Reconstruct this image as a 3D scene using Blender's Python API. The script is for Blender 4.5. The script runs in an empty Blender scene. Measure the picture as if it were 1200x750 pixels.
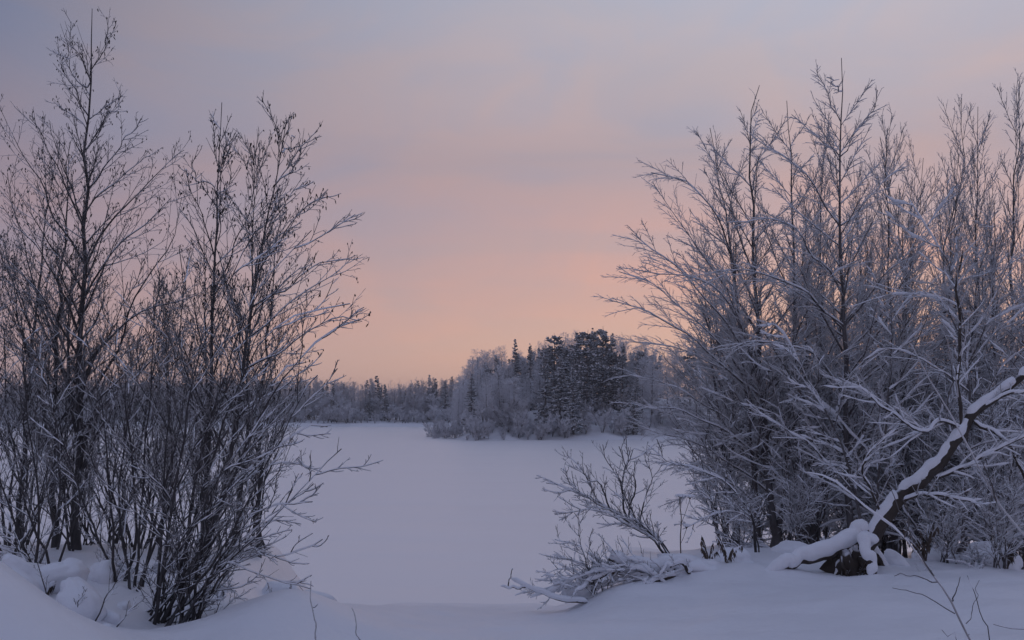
import bpy, math, random
import numpy as np
from math import radians, sin, cos, pi

scene = bpy.context.scene
HAZE = 0.0009                             # density of the frosty air
COL = scene.collection
random.seed(7)

# ------------------------------------------------------------------ camera
F, CX, HY = 1177.0, 600.0, 472.0          # focal length (px of the 1200 wide picture), principal column, horizon row
CAMZ = 4.0                                # metres above the lake
cam = bpy.data.cameras.new('camera')
cam.sensor_width = 36.0
cam.lens = F / 1200 * 36.0
cam.shift_y = (HY - 375.0) / 1200.0
cam.clip_start, cam.clip_end = 0.1, 9000.0
cam_o = bpy.data.objects.new('camera', cam)
cam_o.location = (0, 0, CAMZ)
cam_o.rotation_euler = (radians(90), 0, 0)
COL.objects.link(cam_o)
scene.camera = cam_o

# ------------------------------------------------------------------ world and sun
SUN_AZ, SUN_EL = radians(23), radians(2.0)   # dawn sun just at the horizon, a little right of the view axis

def lin(c):
    c = [v / 255.0 for v in c]
    return tuple(v / 12.92 if v <= 0.04045 else ((v + 0.055) / 1.055) ** 2.4 for v in c) + (1.0,)

world = bpy.data.worlds.new('World')
scene.world = world
world.use_nodes = True
nt = world.node_tree
nt.nodes.clear()
N, L = nt.nodes.new, nt.links.new

def math_node(tree, op, a, b=None, c=None, clamp=False):
    n = tree.nodes.new('ShaderNodeMath'); n.operation = op; n.use_clamp = clamp
    for i, v in enumerate((a, b, c)):
        if v is None: continue
        if isinstance(v, (int, float)): n.inputs[i].default_value = v
        else: tree.links.new(v, n.inputs[i])
    return n.outputs[0]

def ramp(tree, fac, stops, interp='EASE'):
    n = tree.nodes.new('ShaderNodeValToRGB')
    r = n.color_ramp; r.interpolation = interp
    while len(r.elements) < len(stops): r.elements.new(0.5)
    for e, (p, c) in zip(r.elements, stops):
        e.position = p; e.color = lin(c)
    tree.links.new(fac, n.inputs[0])
    return n.outputs[0]

def mixc(tree, fac, a, b, blend='MIX'):
    n = tree.nodes.new('ShaderNodeMix'); n.data_type = 'RGBA'; n.blend_type = blend
    for s, v in ((n.inputs[0], fac), (n.inputs[6], a), (n.inputs[7], b)):
        if isinstance(v, (int, float)): s.default_value = v
        elif isinstance(v, tuple): s.default_value = v
        else: tree.links.new(v, s)
    return n.outputs[2]

tc = N('ShaderNodeTexCoord')
sep = N('ShaderNodeSeparateXYZ'); L(tc.outputs['Generated'], sep.inputs[0])
X, Y, Z = sep.outputs
el = math_node(nt, 'MAXIMUM', Z, 0.0)
hl = math_node(nt, 'SQRT', math_node(nt, 'ADD', math_node(nt, 'MULTIPLY', X, X), math_node(nt, 'MULTIPLY', Y, Y)))
dt = math_node(nt, 'ADD', math_node(nt, 'MULTIPLY', X, sin(SUN_AZ)), math_node(nt, 'MULTIPLY', Y, cos(SUN_AZ)))
dt = math_node(nt, 'DIVIDE', dt, math_node(nt, 'MAXIMUM', hl, 0.02))
mr = N('ShaderNodeMapRange'); mr.interpolation_type = 'LINEAR'
L(dt, mr.inputs[0]); mr.inputs[1].default_value = 0.62; mr.inputs[2].default_value = 1.0
# cloud sheet: noise laid on a plane overhead, so it streaks towards the horizon
dv = math_node(nt, 'ADD', el, 0.12)
cmb = N('ShaderNodeCombineXYZ')
L(math_node(nt, 'DIVIDE', X, dv), cmb.inputs[0]); L(math_node(nt, 'DIVIDE', Y, dv), cmb.inputs[1])
mp = N('ShaderNodeMapping'); mp.inputs['Scale'].default_value = (0.55, 1.0, 1.0); mp.inputs['Rotation'].default_value = (0, 0, radians(12))
L(cmb.outputs[0], mp.inputs[0])
nz = N('ShaderNodeTexNoise'); L(mp.outputs[0], nz.inputs['Vector'])
nz.inputs['Scale'].default_value = 1.3; nz.inputs['Detail'].default_value = 4.0; nz.inputs['Roughness'].default_value = 0.42; nz.inputs['Distortion'].default_value = 0.5
cl = N('ShaderNodeMapRange'); cl.interpolation_type = 'SMOOTHSTEP'
L(nz.outputs[0], cl.inputs[0]); cl.inputs[1].default_value = 0.33; cl.inputs[2].default_value = 0.67
jit = math_node(nt, 'MULTIPLY', math_node(nt, 'SUBTRACT', nz.outputs[0], 0.5), 0.16)
elj = math_node(nt, 'ADD', el, math_node(nt, 'MULTIPLY', jit, math_node(nt, 'MULTIPLY', el, 2.2, None, True)))
sunward = ramp(nt, elj, [(0.0, (238, 192, 168)), (0.05, (228, 185, 166)), (0.11, (216, 177, 166)), (0.17, (201, 172, 170)),
                         (0.23, (184, 168, 173)), (0.30, (188, 179, 186)), (0.37, (193, 189, 198)), (0.55, (174, 175, 192)),
                         (0.8, (156, 164, 190)), (1.0, (149, 158, 188))], 'LINEAR')
away = ramp(nt, elj, [(0.0, (184, 157, 158)), (0.08, (168, 147, 155)), (0.2, (146, 138, 154)), (0.29, (132, 131, 150)), (0.37, (114, 121, 145)),
                      (0.6, (132, 141, 170)), (1.0, (149, 158, 188))], 'LINEAR')
skyc = mixc(nt, mr.outputs[0], away, sunward)
warm = mixc(nt, 1.0, skyc, (1.07, 1.00, 0.975, 1), 'MULTIPLY')
cool = mixc(nt, 1.0, skyc, (0.91, 0.975, 1.035, 1), 'MULTIPLY')
cloud = mixc(nt, cl.outputs[0], cool, warm)
mp2 = N('ShaderNodeMapping'); mp2.inputs['Scale'].default_value = (1.0, 1.0, 2.3); mp2.inputs['Rotation'].default_value = (0, radians(10), 0); L(tc.outputs['Generated'], mp2.inputs[0])
nz2 = N('ShaderNodeTexNoise'); L(mp2.outputs[0], nz2.inputs['Vector'])
nz2.inputs['Scale'].default_value = 4.5; nz2.inputs['Detail'].default_value = 5.0; nz2.inputs['Roughness'].default_value = 0.5; nz2.inputs['Distortion'].default_value = 0.9
c2 = N('ShaderNodeMapRange'); c2.interpolation_type = 'SMOOTHSTEP'
L(nz2.outputs[0], c2.inputs[0]); c2.inputs[1].default_value = 0.36; c2.inputs[2].default_value = 0.68
cloud = mixc(nt, c2.outputs[0], mixc(nt, 1.0, cloud, (0.92, 0.977, 1.04, 1), 'MULTIPLY'), mixc(nt, 1.0, cloud, (1.07, 1.00, 0.965, 1), 'MULTIPLY'))
hz = N('ShaderNodeMapRange'); L(el, hz.inputs[0]); hz.inputs[1].default_value = 0.02; hz.inputs[2].default_value = 0.14
final = mixc(nt, hz.outputs[0], skyc, cloud)
nish = N('ShaderNodeTexSky'); nish.sky_type = 'NISHITA'; nish.sun_disc = False
nish.sun_elevation = SUN_EL; nish.sun_rotation = SUN_AZ
bg1 = N('ShaderNodeBackground'); L(nish.outputs[0], bg1.inputs[0]); bg1.inputs[1].default_value = 0.06
bg2 = N('ShaderNodeBackground'); L(final, bg2.inputs[0]); bg2.inputs[1].default_value = 1.0
mixs = N('ShaderNodeMixShader'); mixs.inputs[0].default_value = 0.93
L(bg1.outputs[0], mixs.inputs[1]); L(bg2.outputs[0], mixs.inputs[2])
wo = N('ShaderNodeOutputWorld'); L(mixs.outputs[0], wo.inputs[0])

sun = bpy.data.lights.new('sun', 'SUN')
sun.energy = 0.12; sun.angle = radians(20); sun.color = (1.0, 0.72, 0.55)
sun_o = bpy.data.objects.new('sun', sun)
sun_o.rotation_euler = (radians(90) - SUN_EL, 0, pi - SUN_AZ)
sun_o.location = (0, 0, 30)
COL.objects.link(sun_o)

vs = scene.view_settings
scene.display_settings.display_device = 'sRGB'
vs.view_transform = 'Standard'; vs.look = 'None'; vs.exposure = 0.05; vs.gamma = 1.0; vs.use_curve_mapping = False
cy = scene.cycles
cy.max_bounces = 6; cy.diffuse_bounces = 3; cy.glossy_bounces = 2; cy.transmission_bounces = 2; cy.transparent_max_bounces = 4
cy.use_adaptive_sampling = True
cy.adaptive_threshold = 0.02
cy.use_denoising = True
try:
    cy.denoiser = 'OPENIMAGEDENOISE'; cy.denoising_input_passes = 'RGB_ALBEDO_NORMAL'; cy.denoising_prefilter = 'ACCURATE'
except Exception: pass

# ------------------------------------------------------------------ materials
def new_mat(name):
    m = bpy.data.materials.new(name); m.use_nodes = True
    t = m.node_tree; b = t.nodes['Principled BSDF']
    b.inputs['Roughness'].default_value = 0.9
    b.inputs['Specular IOR Level'].default_value = 0.15
    return m, t, b

def noise(t, scale, detail=3, rough=0.5, coord='Object'):
    c = t.nodes.new('ShaderNodeTexCoord')
    n = t.nodes.new('ShaderNodeTexNoise')
    n.inputs['Scale'].default_value = scale; n.inputs['Detail'].default_value = detail; n.inputs['Roughness'].default_value = rough
    t.links.new(c.outputs[coord], n.inputs['Vector'])
    return n.outputs[0]

def bump(t, b, h, strength, dist):
    n = t.nodes.new('ShaderNodeBump'); n.inputs['Strength'].default_value = strength; n.inputs['Distance'].default_value = dist
    t.links.new(h, n.inputs['Height']); t.links.new(n.outputs[0], b.inputs['Normal'])

def snow_mat(name, tint=(0.83, 0.85, 0.90), grain=90, soft=3.0, d1=0.004, d2=0.03, gloss=0.7, spec=0.3):
    m, t, b = new_mat(name)
    n1 = noise(t, soft, 4, 0.5); n2 = noise(t, grain, 2, 0.6)
    if name == 'snow_lake':                            # long low wind drifts
        c = t.nodes.new('ShaderNodeTexCoord'); mp_ = t.nodes.new('ShaderNodeMapping'); mp_.inputs['Scale'].default_value = (.05, .22, 1); mp_.inputs['Rotation'].default_value = (0, 0, .25)
        t.links.new(c.outputs['Object'], mp_.inputs[0]); n1 = t.nodes.new('ShaderNodeTexNoise'); n1.inputs['Scale'].default_value = 1.0; n1.inputs['Detail'].default_value = 4
        t.links.new(mp_.outputs[0], n1.inputs['Vector']); n1 = n1.outputs[0]
    a = tuple(v * 0.95 for v in tint) + (1,); c = tint + (1,)
    t.links.new(mixc(t, n1, a, c), b.inputs['Base Color'])
    h = math_node(t, 'ADD', math_node(t, 'MULTIPLY', n1, d2), math_node(t, 'MULTIPLY', n2, d1))
    bump(t, b, h, 1.0, 1.0)
    b.inputs['Roughness'].default_value = gloss; b.inputs['Specular IOR Level'].default_value = spec
    return m

def bark_mat(name, dark, light, frost, lo, hi, scale=14.0, frost_col=(0.62, 0.64, 0.69, 1)):
    """bark with snow lodged on its upper side and rime all round"""
    m, t, b = new_mat(name)
    n1 = noise(t, scale, 3); n2 = noise(t, scale * 0.35, 2)
    bark = mixc(t, n1, dark, light)
    g = t.nodes.new('ShaderNodeNewGeometry')
    s = t.nodes.new('ShaderNodeSeparateXYZ'); t.links.new(g.outputs['Normal'], s.inputs[0])
    zz = math_node(t, 'ADD', s.outputs[2], math_node(t, 'MULTIPLY', math_node(t, 'SUBTRACT', n1, 0.5), 0.9))
    r = t.nodes.new('ShaderNodeMapRange'); r.interpolation_type = 'SMOOTHSTEP'
    t.links.new(zz, r.inputs[0]); r.inputs[1].default_value = lo; r.inputs[2].default_value = hi
    fr = math_node(t, 'MULTIPLY', n2, frost * 2.0, None, True)
    f = math_node(t, 'MAXIMUM', r.outputs[0], fr)
    t.links.new(mixc(t, f, bark, frost_col), b.inputs['Base Color'])
    return m

def plain_mat(name, a, c, scale=8.0):
    m, t, b = new_mat(name)
    t.links.new(mixc(t, noise(t, scale), a + (1,), c + (1,)), b.inputs['Base Color'])
    return m

M = {
    'snow': snow_mat('snow_ground', tint=(0.79, 0.80, 0.84), grain=14, soft=1.3, d1=0.004, d2=0.07, gloss=0.5, spec=0.45),
    'lake': snow_mat('snow_lake', tint=(0.90, 0.88, 0.885), grain=2.5, soft=0.06, d1=0.0015, d2=0.22, gloss=0.42, spec=0.75),
    'cover': snow_mat('snow_cover', tint=(0.82, 0.84, 0.89), grain=60, soft=9, d1=0.0006, d2=0.02),
    'alder': bark_mat('alder_bark', (0.022, 0.02, 0.021, 1), (0.06, 0.052, 0.05, 1), 0.05, 0.45, 0.95),
    'alder_twig': bark_mat('alder_twig_bark', (0.032, 0.028, 0.028, 1), (0.085, 0.075, 0.07, 1), 0.22, 0.1, 0.85, 9.0, (0.66, 0.66, 0.69, 1)),
    'birch': bark_mat('birch_bark', (0.03, 0.024, 0.022, 1), (0.10, 0.085, 0.08, 1), 0.10, 0.3, 0.9),
    'birch_twig': bark_mat('rimed_twig_bark', (0.045, 0.04, 0.042, 1), (0.11, 0.10, 0.10, 1), 0.56, -0.3, 0.6, 7.0, (0.74, 0.74, 0.77, 1)),
    'log': bark_mat('rotten_bark', (0.022, 0.017, 0.014, 1), (0.075, 0.058, 0.045, 1), 0.03, 0.6, 0.95, 9.0),
    'catkin': plain_mat('catkin_brown', (0.02, 0.017, 0.017), (0.05, 0.04, 0.036), 30),
    'dry': plain_mat('dry_leaf', (0.06, 0.045, 0.035), (0.16, 0.13, 0.11), 20),
    'needle': plain_mat('spruce_needle', (0.07, 0.08, 0.088), (0.20, 0.22, 0.235), 1.2),
    'pine': plain_mat('pine_needle', (0.07, 0.08, 0.088), (0.21, 0.23, 0.245), 1.0),
    'rime': plain_mat('rimed_twig', (0.60, 0.61, 0.66), (0.84, 0.85, 0.89), 0.8),
    'rime_dark': plain_mat('rimed_twig_dark', (0.46, 0.45, 0.475), (0.74, 0.73, 0.76), 0.7),
}

# ------------------------------------------------------------------ helpers
def at(px, py, d):
    return np.array([(px - CX) / F * d, d, CAMZ + (HY - py) / F * d])

def ss(a, b, x):
    t = np.clip((np.asarray(x, float) - a) / (b - a), 0, 1)
    return t * t * (3 - 2 * t)

_r = np.random.default_rng(3)
_W = [(_r.normal(size=2) * s, _r.uniform(0, 6.28), a) for s, a in
      [(0.35, .05)] * 5 + [(0.9, .022)] * 6 + [(2.2, .012)] * 8 + [(5.5, .005)] * 10 + [(11.0, .0018)] * 10]
def rough(x, y):
    z = 0
    for (k, ph, a) in _W: z = z + a * np.sin(k[0] * x + k[1] * y + ph)
    return z

MOUNDS = [(-3.2, 5.5, .85, 0.8, 0.74), (-1.7, 7.4, .55, .7, .22), (-2.65, 7.75, .45, .7, -.22),
          (-4.3, 8.2, .9, .8, .22), (1.9, 9.5, .8, .6, .05), (2.6, 9.9, .8, .6, .04), 
          (.72, 8.9, .5, .3, .05), (1.9, 9.2, .45, .35, .06), (.2, 7.4, 1.6, .6, .04), (4.6, 8.2, 1.2, .8, .06)]
def ground_z(x, y):
    x = np.asarray(x, float); y = np.asarray(y, float)
    sd = np.maximum(ss(.45, 2.1, x), ss(-2.2, -3.8, x))          # 0 in the gap between the thickets, where the bank runs gently out
    y0 = 8.0 + 11.5 * ss(.45, 2.4, x) + 7.5 * ss(-2.2, -3.9, x); wd = 17 - 12.5 * sd
    zb = 2.42 - .05 * (np.clip(y, -2, 60) - 6.8)
    zb = zb + .012 * np.clip(-y, 0, 30)
    zb = np.maximum(zb - .065 * np.clip(y - 13, 0, 9) * sd - .20 * ss(10.2, 13.5, y) * (x > 0) * ss(.4, 2, x) - .08 * ss(10, 13, y) * ss(-2, -4, x), .9)
    t = (y - y0) / wd; lin_ = np.clip(.5 * (t + np.sqrt(t * t + .004)) - .0, 0, 1); f = lin_ * (1 - sd) + ss(0, 1, t) * sd
    z = zb * (1 - f) - .7 * f
    z = z + rough(x, y) * (1 - f) * .8
    for (mx, my, sx, sy, h) in MOUNDS:
        z = z + h * np.exp(-((x - mx) / sx) ** 2 - ((y - my) / sy) ** 2)
    return z
def gz(x, y): return float(ground_z(x, y))

def unit(v): return v / np.maximum(np.linalg.norm(v, axis=-1, keepdims=True), 1e-9)

def spline(pts, K):
    """Catmull-Rom through pts resampled at K points"""
    p = np.asarray(pts, float)
    if len(p) == 2: return p[0] + (p[1] - p[0]) * np.linspace(0, 1, K)[:, None]
    q = np.vstack([2 * p[0] - p[1], p, 2 * p[-1] - p[-2]])
    seg = np.linalg.norm(np.diff(p, axis=0), axis=1); cum = np.concatenate([[0], np.cumsum(seg)])
    s = np.linspace(0, cum[-1], K); out = []
    for v in s:
        i = min(int(np.searchsorted(cum, v, 'right')) - 1, len(p) - 2)
        t = (v - cum[i]) / max(seg[i], 1e-9)
        a, b, c, d = q[i], q[i + 1], q[i + 2], q[i + 3]
        out.append(.5 * (2 * b + (c - a) * t + (2 * a - 5 * b + 4 * c - d) * t ** 2 + (-a + 3 * b - 3 * c + d) * t ** 3))
    return np.array(out)

def wiggle(P, amp, rng):
    K = len(P); c = rng.normal(0, 1, (max(4, K // 2), 3)); c[0] = 0
    s = np.linspace(0, len(c) - 1, K); i = np.clip(s.astype(int), 0, len(c) - 2); w = (s - i)[:, None]; w = w * w * (3 - 2 * w)
    return P + amp * (c[i] * (1 - w) + c[i + 1] * w)

class MB:
    """collects faces; build() links them as ONE mesh object"""
    def __init__(s): s.v = []; s.q = []; s.t = []; s.n = 0; s.qm = []; s.tm = []
    def add(s, v, q=None, t=None, m=0):
        v = np.asarray(v, float).reshape(-1, 3)
        if q is not None and len(q): s.q.append(np.asarray(q).reshape(-1, 4) + s.n); s.qm.append(np.full(len(s.q[-1]), m))
        if t is not None and len(t): s.t.append(np.asarray(t).reshape(-1, 3) + s.n); s.tm.append(np.full(len(s.t[-1]), m))
        s.v.append(v); s.n += len(v); return s
    def tubes(s, P, R, S=4, m=0):
        P = np.asarray(P, float); R = np.asarray(R, float)
        if P.ndim == 2: P = P[None]; R = R[None]
        n, K = P.shape[:2]
        if n == 0: return s
        T = np.empty_like(P); T[:, 1:-1] = P[:, 2:] - P[:, :-2]; T[:, 0] = P[:, 1] - P[:, 0]; T[:, -1] = P[:, -1] - P[:, -2]
        T = unit(T)
        ref = unit(P[:, -1] - P[:, 0])
        alt = np.where(np.abs(ref[:, 2:3]) > .8, np.array([[1., .13, 0]]), np.array([[.07, .05, 1.]]))
        U = unit(np.cross(T, alt[:, None, :])); V = np.cross(T, U)
        a = np.arange(S) * 2 * pi / S + .4
        ring = U[:, :, None, :] * np.cos(a)[None, None, :, None] + V[:, :, None, :] * np.sin(a)[None, None, :, None]
        vert = P[:, :, None, :] + ring * R[:, :, None, None]
        idx = np.arange(n * K * S).reshape(n, K, S)
        A = idx[:, :-1]; B = idx[:, 1:]
        q = np.stack([A, np.roll(A, -1, 2), np.roll(B, -1, 2), B], -1)
        return s.add(vert, q, m=m)
    def snow(s, P, R, amt, rng, S=4, m=0, smooth=False):
        """snow lodged on top of limbs: thick where the limb lies flat, gone where it stands upright"""
        P = np.asarray(P, float); R = np.asarray(R, float)
        if P.ndim == 2: P = P[None]; R = R[None]
        T = np.empty_like(P); T[:, 1:-1] = P[:, 2:] - P[:, :-2]; T[:, 0] = P[:, 1] - P[:, 0]; T[:, -1] = P[:, -1] - P[:, -2]
        h = np.sqrt(np.clip(1 - unit(T)[..., 2] ** 2, 0, 1))
        h = ss(.3, .95, h)
        nn = np.clip(rng.normal(.72, .42, R.shape), .0, 1.6)
        if smooth: nn = np.broadcast_to(rng.uniform(.2, 1.0, (len(P), 1)), R.shape)
        r = R * (.35 + .45 * h) + amt * h * nn
        r[:, -1] *= .3; r[:, 0] *= .5
        C = P.copy(); C[..., 2] += h * (R * .75 + r * .25)
        return s.tubes(C, r, S, m)
    def build(s, name, mats, parent=None, off=None, smooth=True, kind=None):
        v = np.concatenate(s.v) if s.v else np.zeros((0, 3))
        if off is not None: v = v - np.asarray(off)[None]
        me = bpy.data.meshes.new(name)
        q = np.concatenate(s.q) if s.q else np.zeros((0, 4), int)
        t = np.concatenate(s.t) if s.t else np.zeros((0, 3), int)
        loops = np.concatenate([q.ravel(), t.ravel()]).astype(np.int32)
        me.vertices.add(len(v)); me.vertices.foreach_set('co', v.astype(np.float32).ravel())
        me.loops.add(len(loops)); me.loops.foreach_set('vertex_index', loops)
        nq, ntr = len(q), len(t)
        me.polygons.add(nq + ntr)
        st = np.concatenate([np.arange(nq) * 4, nq * 4 + np.arange(ntr) * 3]).astype(np.int32)
        me.polygons.foreach_set('loop_start', st)
        mi = np.concatenate(s.qm + s.tm) if (s.qm or s.tm) else np.zeros(0)
        me.polygons.foreach_set('material_index', mi.astype(np.int32))
        me.polygons.foreach_set('use_smooth', np.full(nq + ntr, smooth))
        me.update(calc_edges=True)
        for m_ in (mats if isinstance(mats, (list, tuple)) else [mats]): me.materials.append(m_)
        o = bpy.data.objects.new(name, me); COL.objects.link(o)
        if parent: o.parent = parent
        if kind: o['kind'] = kind
        return o

def tag(o, label, cat, group=None):
    o['label'] = label; o['category'] = cat
    if group: o['group'] = group
    return o
def thing(name, loc, label, cat, group=None):
    o = bpy.data.objects.new(name, None); COL.objects.link(o)
    o.location = tuple(float(v) for v in loc); o.empty_display_size = .2
    return tag(o, label, cat, group)
def kids(o): return [c for c in bpy.data.objects if c.parent == o]
def copy_tree(src, loc, rz, sc, label=None, tree=None):
    r = src.copy(); COL.objects.link(r)
    r.location = tuple(float(v) for v in loc); r.rotation_euler = (0, 0, rz); r.scale = sc
    if label: r['label'] = label
    for (c, gs) in tree:
        k = c.copy(); COL.objects.link(k); k.parent = r
        for g in gs:
            h = g.copy(); COL.objects.link(h); h.parent = k
    return r
def family(o): 
    ch = {}
    for c in bpy.data.objects: ch.setdefault(c.parent, []).append(c)
    return [(c, ch.get(c, [])) for c in ch.get(o, [])]

def grow(P, R, G, n, t0, t1, ln, ang, up, K, rng, rmin=.002, rfac=.55, fall=.5, wig=.05, rel=True, lj=(.55, 1.25), flat=0.0, tip=.6, keep=0.0):
    """n children on every parent limb; returns points, radii, group ids"""
    Np, Kp = P.shape[:2]
    t = t0 + (t1 - t0) * np.clip((np.arange(n)[None] + rng.uniform(0, 1, (Np, n))) / n, 0, .999)
    f = t * (Kp - 1); i = np.clip(f.astype(int), 0, Kp - 2); w = (f - i)[..., None]
    rows = np.arange(Np)[:, None]
    pos = P[rows, i] * (1 - w) + P[rows, i + 1] * w
    tan = unit(P[rows, i + 1] - P[rows, i])
    rad = R[rows, i] * (1 - w[..., 0]) + R[rows, i + 1] * w[..., 0]
    Lp = np.linalg.norm(np.diff(P, axis=1), axis=2).sum(1)[:, None] if rel else 1.0
    ll = ln * Lp * (1 - fall * (t - t0) / max(t1 - t0, 1e-6)) * rng.uniform(*lj, (Np, n))
    az = rng.uniform(0, 6.28, (Np, 1)) + np.arange(n)[None] * 2.4 + rng.normal(0, .35, (Np, n))
    a = unit(np.cross(tan, np.array([.21, .13, 1.0]))); b = np.cross(tan, a)
    an = ang * rng.uniform(.7, 1.25, (Np, n))
    d = tan * np.cos(an)[..., None] + (a * np.cos(az)[..., None] + b * np.sin(az)[..., None] * (1 - flat)) * np.sin(an)[..., None]
    d = unit(d).reshape(-1, 3); pos = pos.reshape(-1, 3); ll = ll.reshape(-1); rad = rad.reshape(-1); G = np.repeat(G, n)
    if keep:                                           # short shoots are fewer
        k_ = rng.uniform(0, 1, len(ll)) < ll / keep
        d, pos, ll, rad, G = d[k_], pos[k_], ll[k_], rad[k_], G[k_]
    out = np.empty((len(d), K, 3)); out[:, 0] = pos; cur = pos; st = (ll / (K - 1))[:, None]
    for k in range(1, K):
        cur = cur + d * st; out[:, k] = cur
        d = d + rng.normal(0, wig, d.shape); d[:, 2] += up / (K - 1); d = unit(d)
    r0 = np.clip(rad * rfac, rmin, None)
    Rr = r0[:, None] + (rmin * tip - r0[:, None]) * np.linspace(0, 1, K)[None]
    return out, Rr, G

def catkins(mb, tips, rng, size=.0135, m=0):
    """small hanging pointed cones"""
    n = len(tips)
    if n == 0: return
    L_ = rng.uniform(1.5, 3.2, n) * size; w = rng.uniform(.32, .55, n) * size
    lean = rng.normal(0, .25, (n, 2))
    prof = [(0, .25), (.3, 1.0), (.75, .8), (1.0, .1)]
    P = np.stack([tips + np.stack([lean[:, 0] * L_ * a, lean[:, 1] * L_ * a, -L_ * a], -1) for a, _ in prof], 1)
    R = np.stack([w * b for _, b in prof], 1)
    mb.tubes(P, R, 5, m)

# ------------------------------------------------------------------ foreground trees
def woody(name, label, cat, group, stems, d, r0, seed, limbs=(), auto=None, L2=None, L3=None, L4=None, mat='alder', twig='alder_twig',
          snow=.006, cat_p=0.0, stem_name='trunk', limb_spread=.9, stem_K=16, rmin=.0036, base=None, twig_snow=True):
    """one tree or shrub: Empty > stems and branches, each > twig_spray, snow.
    stems: list of (points [(px,py)], depth shift at the top, radius factor)"""
    rng = np.random.default_rng(seed)
    if base is None: base = stems[0][0][0]
    bx = (base[0] - CX) / F * d
    root = np.array([bx, d, gz(bx, d)])
    t = thing(name, root, label, cat, group)
    mats = [M[mat], M[twig], M['cover']]; r0 = r0 * .68
    LP, LR, pieces = [], [], []                       # first-order limbs, resampled to 9 points
    for (pts, dd, rf) in stems:
        n = len(pts)
        w = np.array([at(p[0], p[1], d + dd * (k / max(n - 1, 1)) ** 1.2) for k, p in enumerate(pts)])
        if len(stems) > 1 and d < 14: w[0, 0] += rng.normal(0, .07); w[0, 1] += rng.normal(0, .1)
        w[0, 2] = gz(w[0, 0], w[0, 1]) - .12
        P = spline(w, stem_K); P[1:-1] += rng.normal(0, .006, (stem_K - 2, 3)) * (1 + 2 * (d > 11))
        R = r0 * rf * (1 - np.linspace(0, 1, stem_K) ** .8 * .94) ; R = np.maximum(R, rmin)
        R[0] *= 1.25
        pieces.append((stem_name, P, R))
    NS = len(pieces); r0_ = r0
    allst = np.concatenate([p[1] for p in pieces]); spx = CX + allst[:, 0] / allst[:, 1] * F; spy = HY - (allst[:, 2] - CAMZ) / allst[:, 1] * F
    for lb in limbs:                                   # explicit limbs
        pts, dd = lb[0], lb[1]
        w = np.array([at(p[0], p[1], d + dd * (k / (len(pts) - 1))) for k, p in enumerate(pts)])
        j = np.argmin((spx - pts[0][0]) ** 2 + (spy - pts[0][1]) ** 2); dy = allst[j, 1] - d
        w = np.array([at(p[0], p[1], d + dy + dd * (k / (len(pts) - 1))) for k, p in enumerate(pts)]); w[0] = allst[j]
        P = wiggle(spline(w, 14), .022, rng)
        rr = lb[2] if len(lb) > 2 else .35 * r0
        pieces.append(('branch', P, np.maximum(rr * .75 * (1 - np.linspace(0, 1, 14) ** .9 * .9), rmin)))
    if auto:
        SP = np.stack([p[1] for p in pieces[:NS]]); SR = np.stack([p[2] for p in pieces[:NS]])
        P1, R1, _ = grow(SP, SR, np.arange(NS), K=11, rng=rng, rmin=rmin * 1.2, **dict(dict(wig=.10), **auto))
        for P, R in zip(P1, R1): pieces.append(('branch', P, R))
    # all pieces, common K for growing
    res = [spline(p[1], 12) for p in pieces]; resR = [np.interp(np.linspace(0, 1, 12), np.linspace(0, 1, len(p[2])), p[2]) for p in pieces]
    P1 = np.stack(res); R1 = np.stack(resR); G1 = np.arange(len(pieces))
    lev = []
    if L2:
        isst = (G1 < NS) & (len(pieces) > NS)
        sub = ~isst if not L2.get('stems', False) else np.ones(len(G1), bool)
        kw = {k: v for k, v in L2.items() if k != 'stems'}
        A = grow(P1[sub], R1[sub], G1[sub], K=6, rng=rng, rmin=rmin, keep=.16, **dict(dict(wig=.09), **kw)); lev.append((A, 3))
        if L3:
            B = grow(A[0], A[1], A[2], K=4, rng=rng, rmin=rmin * .9, keep=.13, **dict(dict(wig=.1), **L3)); lev.append((B, 3))
            if L4:
                Cc = grow(B[0], B[1], B[2], K=3, rng=rng, rmin=rmin * .8, keep=.06 if cat_p else .10, **L4); lev.append((Cc, 3))
    if L3 and len(lev) > 1:                            # a few twigs straight on the limbs
        D = grow(P1, R1, G1, max(3, int(L3['n'])), .3, .98, .11, .8, L3.get('up', 0), 4, rng, rmin=rmin * .9, keep=.11); lev.append((D, 3))
    for gi, (nm, P, R) in enumerate(pieces):
        big = nm != 'branch'
        b = MB().tubes(P, R, 8 if big and r0 > .03 else 5, 0).build(nm, mats[:1], t, root)
        tw = MB(); sn = MB(); ck = MB()
        sn.snow(P, R, snow * (1.6 if big else 1.2), rng, 6 if big else 5)
        for li, ((A, Ra, Ga), S) in enumerate(lev):
            k = Ga == gi
            if not k.any(): continue
            tw.tubes(A[k], Ra[k], S)
            if twig_snow and li == 0: sn.snow(A[k], Ra[k], snow * .5, rng, 3, smooth=True)
            if li == len(lev) - 1 or li >= 1:
                if cat_p:
                    tips = A[k][:, -1]; tips = tips[rng.uniform(0, 1, len(tips)) < cat_p]
                    catkins(ck, tips, rng)
        if tw.n: tw.build('twig_spray', mats[1:2], b, root, kind='stuff')
        if sn.n: sn.build('snow', mats[2:3], b, root, kind='stuff')
        if ck.n: ck.build('catkin_spray', [M['catkin']], b, root, kind='stuff')
    return t

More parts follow.
